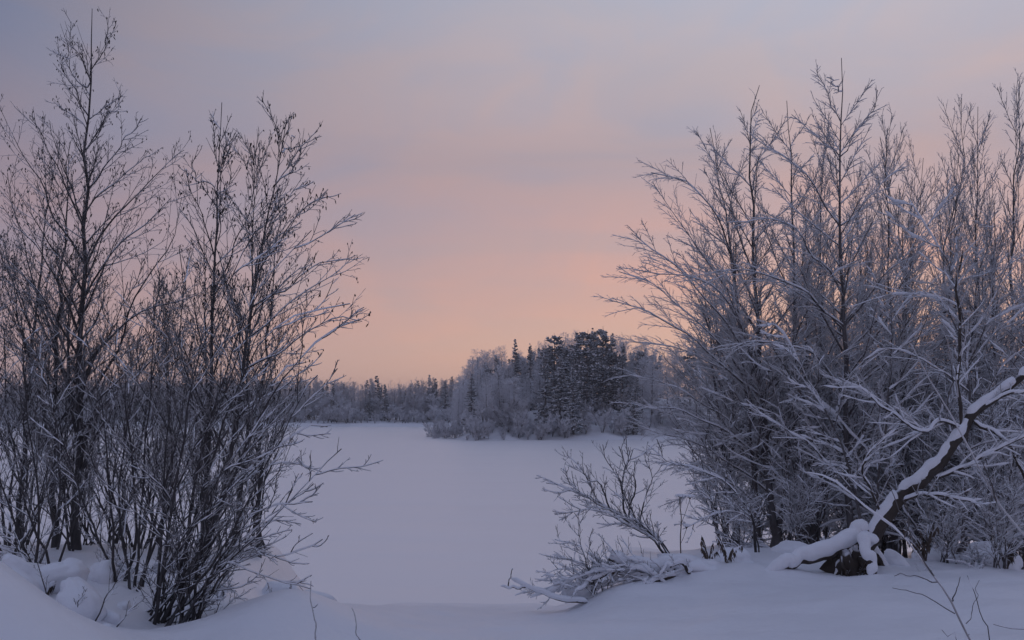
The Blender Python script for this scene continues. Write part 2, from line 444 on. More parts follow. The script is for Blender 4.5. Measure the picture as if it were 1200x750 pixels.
# ------------------------------------------------------------------ the setting
def grid(xs, ys, zf, name, mat):
    Xg, Yg = np.meshgrid(xs, ys)
    Zg = zf(Xg, Yg)
    v = np.stack([Xg, Yg, Zg], -1).reshape(-1, 3)
    nx, ny = len(xs), len(ys)
    i = np.arange(nx * ny).reshape(ny, nx)
    q = np.stack([i[:-1, :-1], i[:-1, 1:], i[1:, 1:], i[1:, :-1]], -1).reshape(-1, 4)
    o = MB().add(v, q).build(name, M[mat]); o['kind'] = 'structure'
    return o
def spread(a, b, step, far, g=1.18):
    xs = list(np.arange(a, b + 1e-6, step)); s = step
    hi = [xs[-1]]
    while hi[-1] < far: s *= g; hi.append(hi[-1] + s)
    lo = [xs[0]]; s = step
    while lo[-1] > -far: s *= g; lo.append(lo[-1] - s)
    return np.array(sorted(set(lo[1:])) + xs + hi[1:])

ys_near = np.concatenate([np.array([-60, -45, -32, -22, -15, -10, -6, -3, -1]), np.arange(0.5, 3, .25), np.arange(3, 15, .075), np.arange(15, 34, .35)])
grid(spread(-7.5, 9.5, .085, 90, 1.25), ys_near, ground_z, 'snowy_bank', 'snow')
lake_ys = np.concatenate([np.arange(8, 60, 2.0), np.geomspace(60, 1480, 50)])
def lake_z(x, y): return .012 * np.sin(.31 * x + .5 * y) * np.sin(.17 * x - .23 * y + 1) * ss(200, 20, y)
grid(np.clip(spread(-30, 30, 2.0, 1400, 1.3), -1480, 1480) if False else np.concatenate([-np.geomspace(1480, 31, 16), np.arange(-30, 31, 2.0), np.geomspace(31, 1480, 16)]), lake_ys, lake_z, 'frozen_lake', 'lake')

# the wooded point across the ice and the far shore
def point_z(x, y):
    edge = 106 + 3.0 * np.sin(x * .09) + 1.2 * np.sin(x * .31 + 1) + 60 * ss(-7.2, -10.5, x)     # near shoreline of the point
    s = y - edge
    z = -.5 + .95 * ss(-1.5, 2.5, s) + 2.2 * ss(2, 11, s) + 1.6 * ss(10, 30, s)
    inl = 1 - .96 * ss(-.5, -7.6, x)
    z = z + .35 * np.sin(x * .55 + .3 * np.sin(y * .4)) * ss(1, 5, s) * np.sin(y * .43 + x * .1) + .15 * np.sin(1.7 * x + y) * ss(0, 3, s)
    z = -.3 + (z + .3) * inl
    return np.where(s < -2, -.6, z)
grid(np.concatenate([np.arange(-22, 62, .7), np.geomspace(63, 400, 14)]), np.concatenate([np.arange(100, 150, .7), np.geomspace(151, 260, 12)]), point_z, 'wooded_point', 'snow')
def shore_z(x, y):
    edge = 168 + 4 * np.sin(x * .045 + 1) + 2 * np.sin(x * .13)
    s = y - edge
    return -.4 + .9 * ss(-2, 3, s) + 1.2 * ss(4, 30, s) + 3.0 * ss(30, 300, s) + .2 * np.sin(x * .5) * np.sin(y * .4) * ss(2, 8, s)
grid(np.concatenate([-np.geomspace(1480, 131, 16), np.arange(-130, 60, 2.0), np.geomspace(61, 1480, 16)]),
     np.concatenate([np.arange(158, 220, 2.0), np.geomspace(222, 1480, 20)]), shore_z, 'far_shore', 'snow')

# ------------------------------------------------------------------ far trees: templates and copies
def needles(mb, ms, P, R, rng, n, w, m=0, m_s=1, droop=.3, snowp=.45):
    """needle clumps along limbs: small tilted leaf-like blades, some carrying a pad of snow"""
    Np, K = P.shape[:2]
    t = rng.uniform(.12, 1.0, (Np, n)); f = t * (K - 1); i = np.clip(f.astype(int), 0, K - 2); ww = (f - i)[..., None]
    rows = np.arange(Np)[:, None]
    pos = (P[rows, i] * (1 - ww) + P[rows, i + 1] * ww).reshape(-1, 3)
    tan = unit(P[rows, i + 1] - P[rows, i]).reshape(-1, 3)
    c = len(pos)
    side = unit(np.cross(tan, np.array([0, 0, 1.])) + 1e-6) * rng.choice([-1, 1], (c, 1))
    d = unit(tan * rng.uniform(.3, .9, (c, 1)) + side * rng.uniform(.3, 1, (c, 1)) + np.array([0, 0, -droop]) * rng.uniform(0, 1.6, (c, 1)))
    nrm = unit(np.cross(d, np.cross(np.array([0, 0, 1.]), d) + rng.normal(0, .3, (c, 3))))
    w = np.broadcast_to(w, (Np, n)).reshape(-1, 1)
    l = w * rng.uniform(.7, 1.5, (c, 1)); hw = w * rng.uniform(.22, .42, (c, 1))
    tip = pos + d * l; mid = pos + d * l * .45
    v = np.stack([pos, mid + nrm * hw, tip, mid - nrm * hw, mid + np.cross(d, nrm) * hw * .5], 1)
    b = np.arange(c)[:, None] * 5
    tri = np.concatenate([b + [0, 1, 4], b + [1, 2, 4], b + [2, 3, 4], b + [3, 0, 4]])
    mb.add(v, t=tri, m=m)
    k = rng.uniform(0, 1, c) < snowp
    up = (np.array([0, 0, 1.]) * w[k] * .16)[:, None]
    v2 = v[k] + up; v2[:, 4] = mid[k] + up[:, 0] * 2.0
    c2 = k.sum(); b = np.arange(c2)[:, None] * 5
    tri = np.concatenate([b + [0, 1, 4], b + [1, 2, 4], b + [2, 3, 4], b + [3, 0, 4]])
    ms.add(v2 * 1.0, t=tri, m=m_s)

def conifer_geo(seed, H, kind):
    rng = np.random.default_rng(seed)
    tr, cr, sn = MB(), MB(), MB()
    z = np.linspace(0, H, 10); lean = rng.normal(0, .015, 2)
    TP = np.stack([lean[0] * z + .04 * np.sin(z), lean[1] * z, z], -1); TR = np.maximum(.014 * H * (1 - z / H) + .012, .012)
    tr.tubes(TP, TR, 7)
    if kind == 'spruce':
        nb = int(H * 17); t = np.sort(rng.uniform(.05, .99, nb)); width = .17 * H * rng.uniform(.85, 1.1)
        prof = (1 - t) ** .85 * (.45 + .55 * ss(.0, .2, t)) * width + .05
        ln = prof * rng.uniform(.6, 1.15, nb); az = rng.uniform(0, 6.28, nb)
        s = np.linspace(0, 1, 5)
        drop = (.55 - .75 * t)[:, None] * (s ** 1.2)[None] - .18 * (s ** 2.5)[None]
        P = np.stack([np.cos(az)[:, None] * s * ln[:, None], np.sin(az)[:, None] * s * ln[:, None], t[:, None] * H - drop * ln[:, None]], -1)
        P[..., 0] += np.interp(P[..., 2], z, TP[:, 0]); P[..., 1] += np.interp(P[..., 2], z, TP[:, 1])
        R = .018 * (1 - s * .8)[None] * np.ones((nb, 1))
        cr.tubes(P, R, 3); needles(cr, sn, P, R, rng, 26, (.12 + .14 * (1 - t) ** .7)[:, None], snowp=.65, droop=.5)
    else:
        nb = int(H * 8); t = np.sort(rng.uniform(.2, .99, nb))
        prof = np.clip((1 - t) / .6, .05, 1) ** .5 * (.55 + .45 * ss(.2, .45, t)) * .20 * H
        ln = prof * rng.uniform(.5, 1.15, nb); az = rng.uniform(0, 6.28, nb); s = np.linspace(0, 1, 5)
        rise = (.1 + .55 * t)[:, None] * s[None] * rng.uniform(.4, 1.3, (nb, 1))
        P = np.stack([np.cos(az)[:, None] * s * ln[:, None], np.sin(az)[:, None] * s * ln[:, None], t[:, None] * H * .94 + rise * ln[:, None]], -1)
        R = .03 * (1 - s * .8)[None] * np.ones((nb, 1))
        A, RA, _ = grow(P, R, np.arange(nb), 6, .4, 1, .38, .9, .6, 4, rng, rmin=.012)
        cr.tubes(P, R, 3); cr.tubes(A, RA, 3); needles(cr, sn, A, RA, rng, 20, .20, snowp=.68, droop=-.1)
    return tr, cr, sn

def rimed_geo(seed, H, spreadf=.30, stems=1, dens=1.0):
    rng = np.random.default_rng(seed)
    tr, cr = MB(), MB()
    Ps, Rs = [], []
    for k in range(stems):
        z = np.linspace(0, 1, 8); a = rng.uniform(0, 6.28); q = (0.04 if stems == 1 else rng.uniform(.15, .6))
        hh = H * (1 if k == 0 else rng.uniform(.6, 1))
        Ps.append(np.stack([cos(a) * q * hh * z ** 1.3 + .1 * (k > 0) * cos(a), sin(a) * q * hh * z ** 1.3, z * hh], -1)); Rs.append(.012 * H / stems ** .6 * (1 - z * .9) + .008)
    P = np.stack(Ps); R = np.stack(Rs); tr.tubes(P, R, 5)
    n1 = max(6, int(34 * dens / stems ** .7))
    A = grow(P, R, np.arange(stems), n1, .18, .97, spreadf * (1 if stems == 1 else .8), .75, .5, 6, rng, rmin=.014, fall=.55)
    B = grow(A[0], A[1], A[2], 9, .15, 1, .46, .8, .1, 5, rng, rmin=.012, fall=.3)
    C_ = grow(B[0], B[1], B[2], 8, .15, 1, .55, .8, -.5, 3, rng, rmin=.012, fall=.2, tip=.9)
    cr.tubes(A[0], A[1], 3); cr.tubes(B[0], B[1], 3); cr.tubes(C_[0], C_[1], 3)
    return tr, cr

def make_far(name, parts, label, cat, group):
    t = thing(name, (0, 0, 0), label, cat, group)
    for nm, mb, mat in parts: 
        mb.build(nm, M[mat], t, kind='stuff' if nm in ('crown', 'snow') else None)
    return t

templates = {}
def template(key, name, seed, H, label, cat, group):
    if key.startswith('spruce') or key.startswith('pine'):
        tr, cr, sn = conifer_geo(seed, H, key[:4] if key[0] == 'p' else 'spruce')
        for v, m in zip(cr.tm, range(99)): v[:] = 0
        for v in sn.tm: v[:] = 0
        t = make_far(name, [('trunk', tr, 'birch'), ('crown', cr, 'needle' if key[0] == 's' else 'pine'), ('snow', sn, 'cover')], label, cat, group)
    else:
        tr, cr = rimed_geo(seed, H, *{'birch': (.30, 1, 1.0), 'bush': (.40, 7, .62)}[key.rstrip('0123456789')])
        t = make_far(name, [('trunk', tr, 'birch'), ('crown', cr, 'rime')], label, cat, group)
    templates[key] = (t, family(t), H)
    return t

used = {}
def plant(key, px, base_py, top_py, d, zf, label, group=None, rz=None, wide=1.0):
    """set a copy of a template on the ground at a picture column and depth, with the height that its top row asks for"""
    t, tree, H = templates[key]
    x = (px - CX) / F * d; z = float(zf(x, d)) - .05
    top = CAMZ + (HY - top_py) / F * d
    s = max(top - z, .5) / H
    rz = random.uniform(0, 6.28) if rz is None else rz
    if key not in used:
        used[key] = 1; o = t; o.location = (x, d, z); o.rotation_euler = (0, 0, rz); o.scale = (s * wide, s * wide, s); o['label'] = label
    else: o = copy_tree(t, (x, d, z), rz, (s * wide, s * wide, s), label, tree)
    if group: o['group'] = group
    elif 'group' in o: del o['group']
    return o

GP = 'snowy conifers standing on the wooded point'
GB = 'rimed birches on the wooded point'
GU = 'rimed bushes along the edge of the wooded point'
for k, s in enumerate((11, 12, 13)): template('spruce%d' % k, 'spruce_tree', s, 9.0, 'snowy spruce', 'tree', GP)
for k, s in enumerate((21, 22, 23)): template('pine%d' % k, 'pine_tree', s, 10.0, 'snowy pine', 'tree', GP)
for k, s in enumerate((31, 32, 33)): template('birch%d' % k, 'birch_tree', s, 9.0, 'rimed birch', 'tree', GB)
for k, s in enumerate((41, 42, 43)): template('bush%d' % k, 'bush', s, 2.2, 'rimed bush', 'bush', GU)

rs = random.Random(5)
# trees of the point that one can pick out
plant('spruce0', 605, 490, 397, 121, point_z, 'slim dark spruce whose tip rises highest above the pale birches on the point', wide=.8)
plant('spruce1', 622, 490, 402, 122, point_z, 'narrow dark spruce beside the taller spire on the point', wide=.75)
plant('spruce2', 584, 492, 416, 116, point_z, 'dark slender spruce among white birches near the tip of the point', wide=.8)
plant('spruce0', 553, 502, 438, 113, point_z, 'small dark spruce nearest the tip of the wooded point', wide=1.15)
plant('spruce1', 639, 490, 411, 113, point_z, 'broad snowy spruce standing forward of the pines on the point', wide=1.05)
plant('spruce2', 656, 490, 416, 112, point_z, 'snow speckled spruce right beside the tall pines on the point', wide=1.05)
plant('pine0', 650, 490, 390, 123, point_z, 'round topped pine behind the two snowy spruces on the point', wide=1.3)
plant('pine1', 686, 490, 386, 116, point_z, 'tallest dark pine with a broad crown on the wooded point', wide=1.4)
plant('pine2', 706, 490, 382, 119, point_z, 'tall dark pine with a pointed crown beside the broadest pine', wide=1.3)
plant('spruce1', 696, 490, 384, 121, point_z, 'tall spire of a dark spruce rising between the two dark pines on the point', wide=.95)
plant('spruce2', 672, 490, 389, 122, point_z, 'tall dark spruce at the outer edge of the pine group on the point', wide=.95)
plant('spruce0', 718, 490, 390, 120, point_z, 'dark pointed spruce just behind the pointed pine on the point', wide=1.0)
plant('spruce0', 672, 493, 430, 110, point_z, 'short snow covered spruce under the tall pines', wide=1.2)
plant('spruce1', 729, 493, 402, 118, point_z, 'dark spruce standing to the side of the pine group, partly behind frosted boughs')
plant('spruce2', 742, 493, 440, 111, point_z, 'snowy young spruce at the foot of the bank behind frosted boughs', wide=1.2)
for i, (px, top, d) in enumerate([(541, 442, 124), (559, 414, 128), (573, 412, 130), (566, 430, 118), (590, 408, 131), (598, 425, 120), (612, 416, 126), (628, 412, 128), (549, 432, 128), (575, 440, 114), (617, 440, 116),
                                  (637, 402, 133), (662, 396, 135), (672, 392, 135), (720, 396, 133), (735, 398, 128), (755, 398, 130), (752, 420, 118), (536, 452, 122), (545, 440, 134), (556, 424, 133), (568, 416, 136), (582, 412, 137), (606, 412, 136), (553, 445, 116), (586, 430, 113), (570, 448, 111), (603, 440, 112), (631, 430, 115)]):
    plant('birch%d' % (i % 3), px, 490, top + 4, d, point_z, 'pale rimed birch among the conifers of the wooded point', GB, wide=1.25)
for i in range(64):                                   # second and third ranks, seen between the others
    px = 556 + i * 3.4 + rs.uniform(-4, 4)
    prof = np.interp(px, [540, 580, 640, 700, 740, 800], [438, 416, 404, 398, 408, 402])
    plant(rs.choice(['spruce0', 'spruce1', 'spruce2', 'pine0', 'pine1', 'pine2']), px, 490, prof + rs.uniform(1, 22), rs.uniform(122, 142), point_z, 'dark conifer in the close ranks of the wooded point', GP)
for i in range(60):                                   # the point goes on behind the frosted trees at the near bank
    px = 762 + i * 9.5 + rs.uniform(-6, 6)
    prof = np.interp(px, [740, 850, 930, 1010, 1100, 1400], [400, 392, 408, 428, 436, 430])
    plant(rs.choice(['spruce0', 'pine1', 'birch2', 'birch0', 'birch1', 'birch0']), px, 490, prof + rs.uniform(0, 30), rs.uniform(112, 140), point_z, 'tree of the wooded point seen through the frosted thicket', 'point trees behind the frosted thicket', wide=1.15)
for i in range(128):                                   # rimed scrub along the ice
    px = rs.uniform(560, 1120) if i > 92 else 508 + (i % 62) * 4.7 + rs.uniform(-3, 3)
    x_ = (px - CX) / F * 109
    dd = 107.5 + 3 * math.sin(x_ * .09) + rs.uniform(-.5, 9 if i < 66 else 5) + (0 if px > 545 else 6)
    plant('bush%d' % (i % 3), px, 510, HY + (CAMZ - float(point_z((px - CX) / F * dd, dd)) - rs.uniform(.5, 3.1)) / dd * F, dd, point_z, 'rimed leafless bush on the snowy edge of the wooded point', GU, wide=rs.uniform(.7, 1.2))

# far shore: small single-mesh trees, copies share their meshes
GF = 'trees of the far shore forest'
def single(name, key, mats, H, geo):
    mb = MB()
    for m, g in enumerate(geo):
        off = mb.n; mb.v += g.v; mb.n += g.n
        mb.q += [q + off for q in g.q]; mb.qm += [np.full(len(q), m) for q in g.q]
        mb.t += [t + off for t in g.t]; mb.tm += [np.full(len(t), m) for t in g.t]
    o = mb.build(name, [M[k] for k in mats]); return (o, H)
fars = {'c%d' % k: single('spruce_tree', k, ['birch', 'needle', 'cover'], 8.0, conifer_geo(50 + k, 8.0, 'spruce')) for k in range(2)}
fars.update({'b%d' % k: single('birch_tree', k, ['birch', 'rime_dark'], 7.0, rimed_geo(60 + k, 7.0, .26, 1, .8)) for k in range(3)})
fars.update({'u%d' % k: single('bush', k, ['birch', 'rime'], 2.5, rimed_geo(70 + k, 2.5, .42, 5, .8)) for k in range(3)})
seen = set()
def far_plant(key, px, top_py, d, label, cat, group=None, wide=1.0):
    o, H = fars[key]
    if key in seen: o = o.copy(); COL.objects.link(o)
    seen.add(key)
    x = (px - CX) / F * d; z = float(shore_z(x, d)) - .05
    s = max(CAMZ + (HY - top_py) / F * d - z, .6) / H
    o.location = (x, d, z); o.rotation_euler = (0, 0, rs.uniform(0, 6.28)); o.scale = (s * wide, s * wide, s)
    tag(o, label, cat, group)
    if not group and 'group' in o: del o['group']
for i in range(280):
    px = -60 + (i % 140) * 4.7 + rs.uniform(-4, 4)
    top = np.interp(px, [-60, 300, 420, 480, 530, 600], [450, 444, 448, 450, 444, 440]) + rs.choice([-3, 0, 1, 2, 4, 5, 7]) + (5 if i >= 140 else 0)
    k = rs.choice(['b0', 'b1', 'b2', 'b0', 'c0', 'c1'])
    far_plant(k, px, top, rs.uniform(188, 215) if i < 140 else rs.uniform(178, 190), 'leafless rimed birch in the far shore forest' if k[0] == 'b' else 'small dark spruce in the far shore forest', 'tree', GF + (', birches' if k[0] == 'b' else ', spruces'), wide=1.2)
far_plant('c0', 442, 440, 184, 'lone dark spruce standing out above the far shore forest', 'tree', None, wide=1.3)
far_plant('c1', 503, 439, 200, 'pointed dark spruce rising above the far forest near the wooded point', 'tree', None, wide=1.0)
for i in range(170):
    px = -50 + (i % 85) * 7.0 + rs.uniform(-4, 4)
    d = rs.uniform(171, 176) if i < 85 else rs.uniform(177, 186)
    far_plant('u%d' % (i % 3), px, HY + (rs.uniform(2, 20) if i < 85 else rs.uniform(-12, 8)), d, 'pale rimed bush on the edge of the far shore', 'bush', 'rimed bushes along the far shore', wide=1.5)
# the depth of the forest behind its front ranks, one mass
mb = MB(); rr = np.random.default_rng(9)
n = 620
xx = rr.uniform(-150, 40, n); yy = rr.uniform(200, 330, n); hh = rr.uniform(4.5, 8.0, n); z0 = shore_z(xx, yy)
P = np.stack([np.stack([xx, yy, z0 - .2], -1), np.stack([xx, yy, z0 + hh * .5], -1), np.stack([xx + rr.normal(0, .2, n), yy, z0 + hh], -1)], 1)
R = np.stack([np.full(n, .07), np.full(n, .05), np.full(n, .02)], 1)
A, RA, GA = grow(P, R, np.arange(n), 16, .15, .98, .24, .9, .3, 3, rr, rmin=.05, fall=.7)
mb.tubes(P, R, 3); mb.tubes(A, RA, 3)
fw = mb.build('far_wood', M['rime_dark']); tag(fw, 'dense grey forest mass filling the far shore behind the front trees', 'forest'); fw['kind'] = 'stuff'

# ------------------------------------------------------------------ foreground: alders and willows on the near bank, first side
def C2(n, ln, ang=.75, up=.35, t0=.18, t1=.98, **k): return dict(n=n, t0=t0, t1=t1, ln=ln, ang=ang, up=up, **k)
ALD = dict(L2=C2(10, .42, .50, .45, .12, wig=.045), L3=C2(6, .36, .62, .15, .15, wig=.05), L4=C2(2, .50, .8, -1.8, .3, .98), mat='alder', twig='alder_twig', cat_p=.30, snow=.0025)
GA = 'alders with hanging catkins'
woody('alder_tree', 'tallest alder with one straight dark trunk and two bare leaders at its tip', 'tree', GA,
      [([(90, 664), (90, 560), (93, 480), (97, 390), (99, 300), (101, 200), (104, 140), (107, 75), (108, 10)], 0, 1)], 12.7, .085, 101,
      limbs=[([(107, 78), (118, 60), (125, 40), (126, 22)], .2, .012), ([(106, 85), (92, 60), (83, 45), (83, 28)], -.3, .012), ([(105, 112), (95, 100), (80, 70), (64, 62)], .4, .012),
             ([(103, 150), (88, 112), (78, 80), (82, 50)], -.5, .013), ([(102, 172), (125, 140), (138, 122), (140, 104)], .6, .014), ([(101, 215), (130, 185), (155, 155), (168, 138)], -.5, .016),
             ([(99, 300), (130, 265), (165, 225), (195, 190), (214, 178)], .4, .022), ([(98, 335), (140, 290), (175, 262), (203, 232)], -.9, .02), ([(96, 300), (70, 260), (40, 200), (20, 165), (5, 130)], .5, .022),
             ([(100, 262), (75, 215), (50, 160), (34, 138)], -.6, .018), ([(94, 420), (60, 370), (25, 320), (-5, 290)], .6, .024), ([(93, 470), (60, 400), (30, 350), (-14, 310)], -.7, .026),
             ([(92, 490), (130, 420), (160, 350), (195, 290), (213, 234)], .4, .028), ([(95, 382), (70, 330), (40, 290), (0, 240)], -1.0, .022), ([(91, 520), (120, 470), (160, 420), (190, 385)], -.8, .024)],
      auto=dict(n=32, t0=.14, t1=.86, ln=.30, ang=.62, up=.45, fall=.78), **ALD)
woody('alder_tree', 'dark leaning alder growing close beside the tallest alder', 'tree', GA,
      [([(64, 645), (62, 560), (63, 470), (66, 380), (74, 290), (80, 215), (83, 165)], .5, 1)], 12.9, .07, 102,
      limbs=[([(62, 520), (40, 430), (15, 350), (-15, 300)], .4, .025), ([(64, 430), (45, 340), (22, 260), (8, 205)], -.6, .022)],
      auto=dict(n=24, t0=.16, t1=.97, ln=.30, ang=.6, up=.4, fall=.65), **ALD)
woody('alder_tree', 'slender alder with a single long bare shoot at its tip, between the fuller crowns', 'tree', GA,
      [([(236, 700), (240, 600), (245, 500), (248, 400), (252, 300), (255, 220), (260, 120)], .3, 1)], 10.0, .05, 103,
      limbs=[([(254, 235), (243, 215), (229, 205), (228, 182)], .2, .008), ([(255, 210), (262, 190), (268, 155)], -.2, .007), ([(254, 240), (268, 220), (275, 183)], .2, .008),
             ([(250, 300), (235, 255), (215, 205), (216, 203)], -.4, .011), ([(250, 330), (280, 280), (296, 230), (294, 170)], .5, .012)],
      auto=dict(n=24, t0=.2, t1=.95, ln=.25, ang=.55, up=.4, fall=.7), **ALD)
woody('alder_tree', 'alder leaning outward with a dense tuft of catkins at its top', 'tree', GA,
      [([(224, 706), (255, 600), (276, 500), (290, 390), (306, 290), (322, 215), (336, 140)], -.3, 1)], 9.9, .05, 104,
      limbs=[([(326, 195), (338, 175), (345, 160)], .2, .008), ([(318, 225), (340, 200), (350, 178), (348, 165)], -.3, .009), ([(310, 270), (335, 235), (355, 220), (362, 218)], .2, .010),
             ([(298, 330), (330, 280), (360, 240), (383, 228)], -.5, .012), ([(292, 370), (340, 330), (380, 305), (408, 300)], .3, .013), ([(288, 390), (350, 345), (390, 322), (414, 303)], .7, .013),
             ([(280, 450), (330, 410), (380, 378), (424, 374)], -.3, .014)],
      auto=dict(n=24, t0=.16, t1=.97, ln=.27, ang=.6, up=.35, fall=.6), **dict(ALD, cat_p=.36))
woody('alder_tree', 'short alder with a pointed crown standing just behind the outward leaning alder', 'tree', GA,
      [([(270, 668), (284, 560), (292, 440), (296, 330), (296, 240), (293, 168)], .3, 1)], 12.0, .045, 105,
      auto=dict(n=26, t0=.2, t1=.97, ln=.27, ang=.6, up=.4, fall=.6), **dict(ALD, cat_p=.3))

WIL = dict(L2=C2(8, .40, .48, .4, .2, wig=.06), L3=C2(6, .36, .6, 0, .15), L4=C2(2, .5, .8, -.6, .3, .98), mat='alder', twig='alder_twig', stem_name='stem', snow=.0032)
GW = 'many stemmed willows under the alders'
wil1 = woody('willow_bush', 'wide fan of dark willow stems spreading over the open ice', 'bush', GW,
      [([(196, 742), (240, 640), (290, 560), (350, 505), (384, 500)], .2, 1), ([(200, 742), (255, 600), (310, 480), (370, 402), (423, 374)], -.3, 1.1), ([(190, 742), (230, 600), (280, 450), (330, 380), (410, 356)], .4, 1),
       ([(205, 742), (255, 660), (300, 600), (350, 590), (366, 588)], -.4, .8), ([(205, 745), (250, 690), (290, 645), (325, 655), (378, 632)], -.2, .8), ([(198, 742), (225, 580), (270, 420), (310, 330), (365, 270)], .5, 1),
       ([(185, 740), (205, 580), (230, 430), (270, 330), (300, 270)], -.6, .9), ([(180, 740), (190, 600), (200, 460), (215, 360), (210, 290)], .5, .8), ([(212, 748), (262, 640), (305, 560), (350, 470), (372, 440)], -.7, .9),
       ([(210, 745), (240, 610), (275, 520), (325, 440), (357, 425)], .2, .9), ([(205, 752), (235, 700), (262, 660), (300, 672), (364, 690)], -.3, .5)],
      7.8, .026, 111, auto=dict(n=9, t0=.08, t1=.95, ln=.26, ang=.55, up=.3, fall=.45), base=(200, 742), **WIL)
qf = np.random.default_rng(19); st = []
for k in range(11):
    b = qf.uniform(150, 232); a = qf.uniform(-.25, .95); ln_ = qf.uniform(150, 330); cu = qf.uniform(-.25, .35)
    st.append(([(b, 742)] + [(b + ln_ * f * math.sin(a + cu * f), 742 - ln_ * f * math.cos(a + cu * f)) for f in (.3, .6, 1.0)], qf.uniform(-.5, .5), qf.uniform(.5, .95)))
woody('willow_bush', 'crowded tangle of slanting willow stems rising straight from the snow hollow', 'bush', GW, st, 7.9, .024, 116,
      auto=dict(n=8, t0=.06, t1=.95, ln=.30, ang=.7, up=.1, fall=.4), base=(192, 742), **dict(WIL, L2=C2(7, .38, .55, .2, .15), L3=C2(5, .38, .65, -.1, .15), L4=None))
wil2 = woody('willow_bush', 'upright willow clump growing out of the snow lumps in the hollow', 'bush', GW,
      [([(150, 735), (160, 620), (150, 500), (135, 400), (150, 330)], .5, 1), ([(145, 735), (130, 600), (120, 480), (100, 390)], -.3, .9), ([(155, 735), (185, 600), (210, 500), (225, 400)], .2, 1),
       ([(160, 738), (180, 640), (220, 540), (260, 470), (285, 400)], -.5, 1), ([(140, 735), (110, 620), (75, 520), (50, 450)], .5, .9), ([(152, 735), (168, 560), (178, 430), (182, 330)], -.2, .9), ([(160, 740), (200, 660), (250, 590), (300, 540)], .2, .9),
       ([(146, 730), (140, 580), (160, 450), (190, 370)], .6, .9)],
      8.2, .024, 112, auto=dict(n=10, t0=.22, t1=.95, ln=.28, ang=.55, up=.3, fall=.5), base=(150, 735), **WIL)
wil3 = woody('willow_bush', 'willow clump at the frame edge with stems leaning out over the snow mound', 'bush', GW,
      [([(48, 690), (30, 590), (10, 500), (-25, 420)], .3, 1), ([(52, 690), (45, 580), (30, 470), (25, 370)], -.4, 1), ([(44, 690), (10, 610), (-30, 560)], .2, .9), ([(55, 690), (70, 580), (60, 470), (40, 400)], .6, .9),
       ([(40, 690), (5, 580), (-15, 480), (-5, 390)], -.5, .9), ([(58, 690), (90, 600), (110, 520), (120, 450)], -.3, .9), ([(50, 690), (20, 640), (-20, 610)], -.4, .8)],
      8.9, .022, 113, auto=dict(n=10, t0=.2, t1=.95, ln=.3, ang=.6, up=.25, fall=.5), base=(48, 690), **WIL)
wil4 = woody('willow_bush', 'thin willow thicket at the bank edge with the ice showing through it', 'bush', GW,
      [([(150, 640), (145, 540), (160, 440), (185, 350)], .5, 1), ([(160, 640), (185, 540), (200, 440), (190, 370)], -.5, 1), ([(140, 640), (120, 540), (115, 440), (135, 370)], .3, 1), ([(170, 642), (215, 560), (260, 500), (290, 450)], .4, 1),
       ([(135, 640), (100, 560), (60, 480), (30, 440)], .2, 1), ([(165, 640), (175, 560), (165, 470), (150, 400)], -.2, 1), ([(180, 642), (235, 590), (300, 560), (340, 540)], .3, .9)],
      13.2, .03, 114, auto=dict(n=10, t0=.2, t1=.95, ln=.3, ang=.6, up=.3, fall=.5), base=(150, 640), **dict(WIL, cat_p=.1))
wil5 = woody('willow_bush', 'dense grey willow at the frame edge behind the leaning alder', 'bush', GW,
      [([(10, 650), (0, 540), (-15, 430), (-10, 320)], .5, 1), ([(15, 650), (30, 540), (28, 430), (45, 330)], -.5, 1), ([(5, 650), (-25, 560), (-40, 470)], .3, 1), ([(20, 650), (55, 560), (85, 470), (95, 380)], .4, 1),
       ([(12, 650), (15, 540), (5, 420), (18, 300)], -.2, 1)],
      13.4, .032, 115, auto=dict(n=12, t0=.2, t1=.95, ln=.3, ang=.6, up=.3, fall=.5), base=(10, 650), **WIL)

wfam = [(o, family(o)) for o in (wil2, wil4, wil3, wil5)]
for i in range(12):
    q = np.random.default_rng(150 + i); o, fam = wfam[i % 4]
    px_ = -20 + i * 29 + q.uniform(-12, 12); d = q.uniform(9.6, 15.0); x = (px_ - CX) / F * d; z = max(gz(x, d), -.05); sc = q.uniform(.6, 1.0) * d / 11.5
    copy_tree(o, (x, d, z), q.uniform(0, 6.28), (sc, sc, sc), 'thin willow clump mixed into the crowded stems under the alders', fam)['group'] = 'willows crowded under the alders'

al = [o for o in bpy.data.objects if o.parent is None and o.get('category') == 'tree' and o.name.startswith('alder_tree')]
al = sorted(al, key=lambda o: o.name); alf = [(o, family(o)) for o in al[1:]]
for i, (px_, top, d, lab) in enumerate([(18, 196, 13.6, 'many branched alder at the frame edge behind the leaning alder'), (-25, 235, 12.0, 'alder half cut off by the frame edge'), (132, 318, 13.8, 'short alder standing in the open gap of the alder row'),
                                        (185, 345, 11.6, 'low alder between the tallest alder and the slender one'), (302, 262, 12.6, 'thin alder filling the crown behind the outward leaning alder'), (246, 270, 13.2, 'low alder right behind the slender alder'), (60, 300, 14.2, 'low alder deep behind the tallest alder'), (215, 330, 9.4, 'short alder before the slender alder')]):
    o, fam = alf[i % 4]; hs = (168, 140, 120, 165); q = np.random.default_rng(170 + i)
    x = (px_ - CX) / F * d; z = max(gz(x, d), -.05)
    h0 = max(v for v in [max((np.array(c.data.vertices[k].co)[2] for k in range(0, len(c.data.vertices), 8)), default=0) for c, _ in fam if c.name.startswith('trunk')])
    sc = (CAMZ + (HY - top) / F * d - z) / h0
    copy_tree(o, (x, d, z), q.uniform(0, 6.28), (sc, sc, sc), lab, fam)['group'] = GA

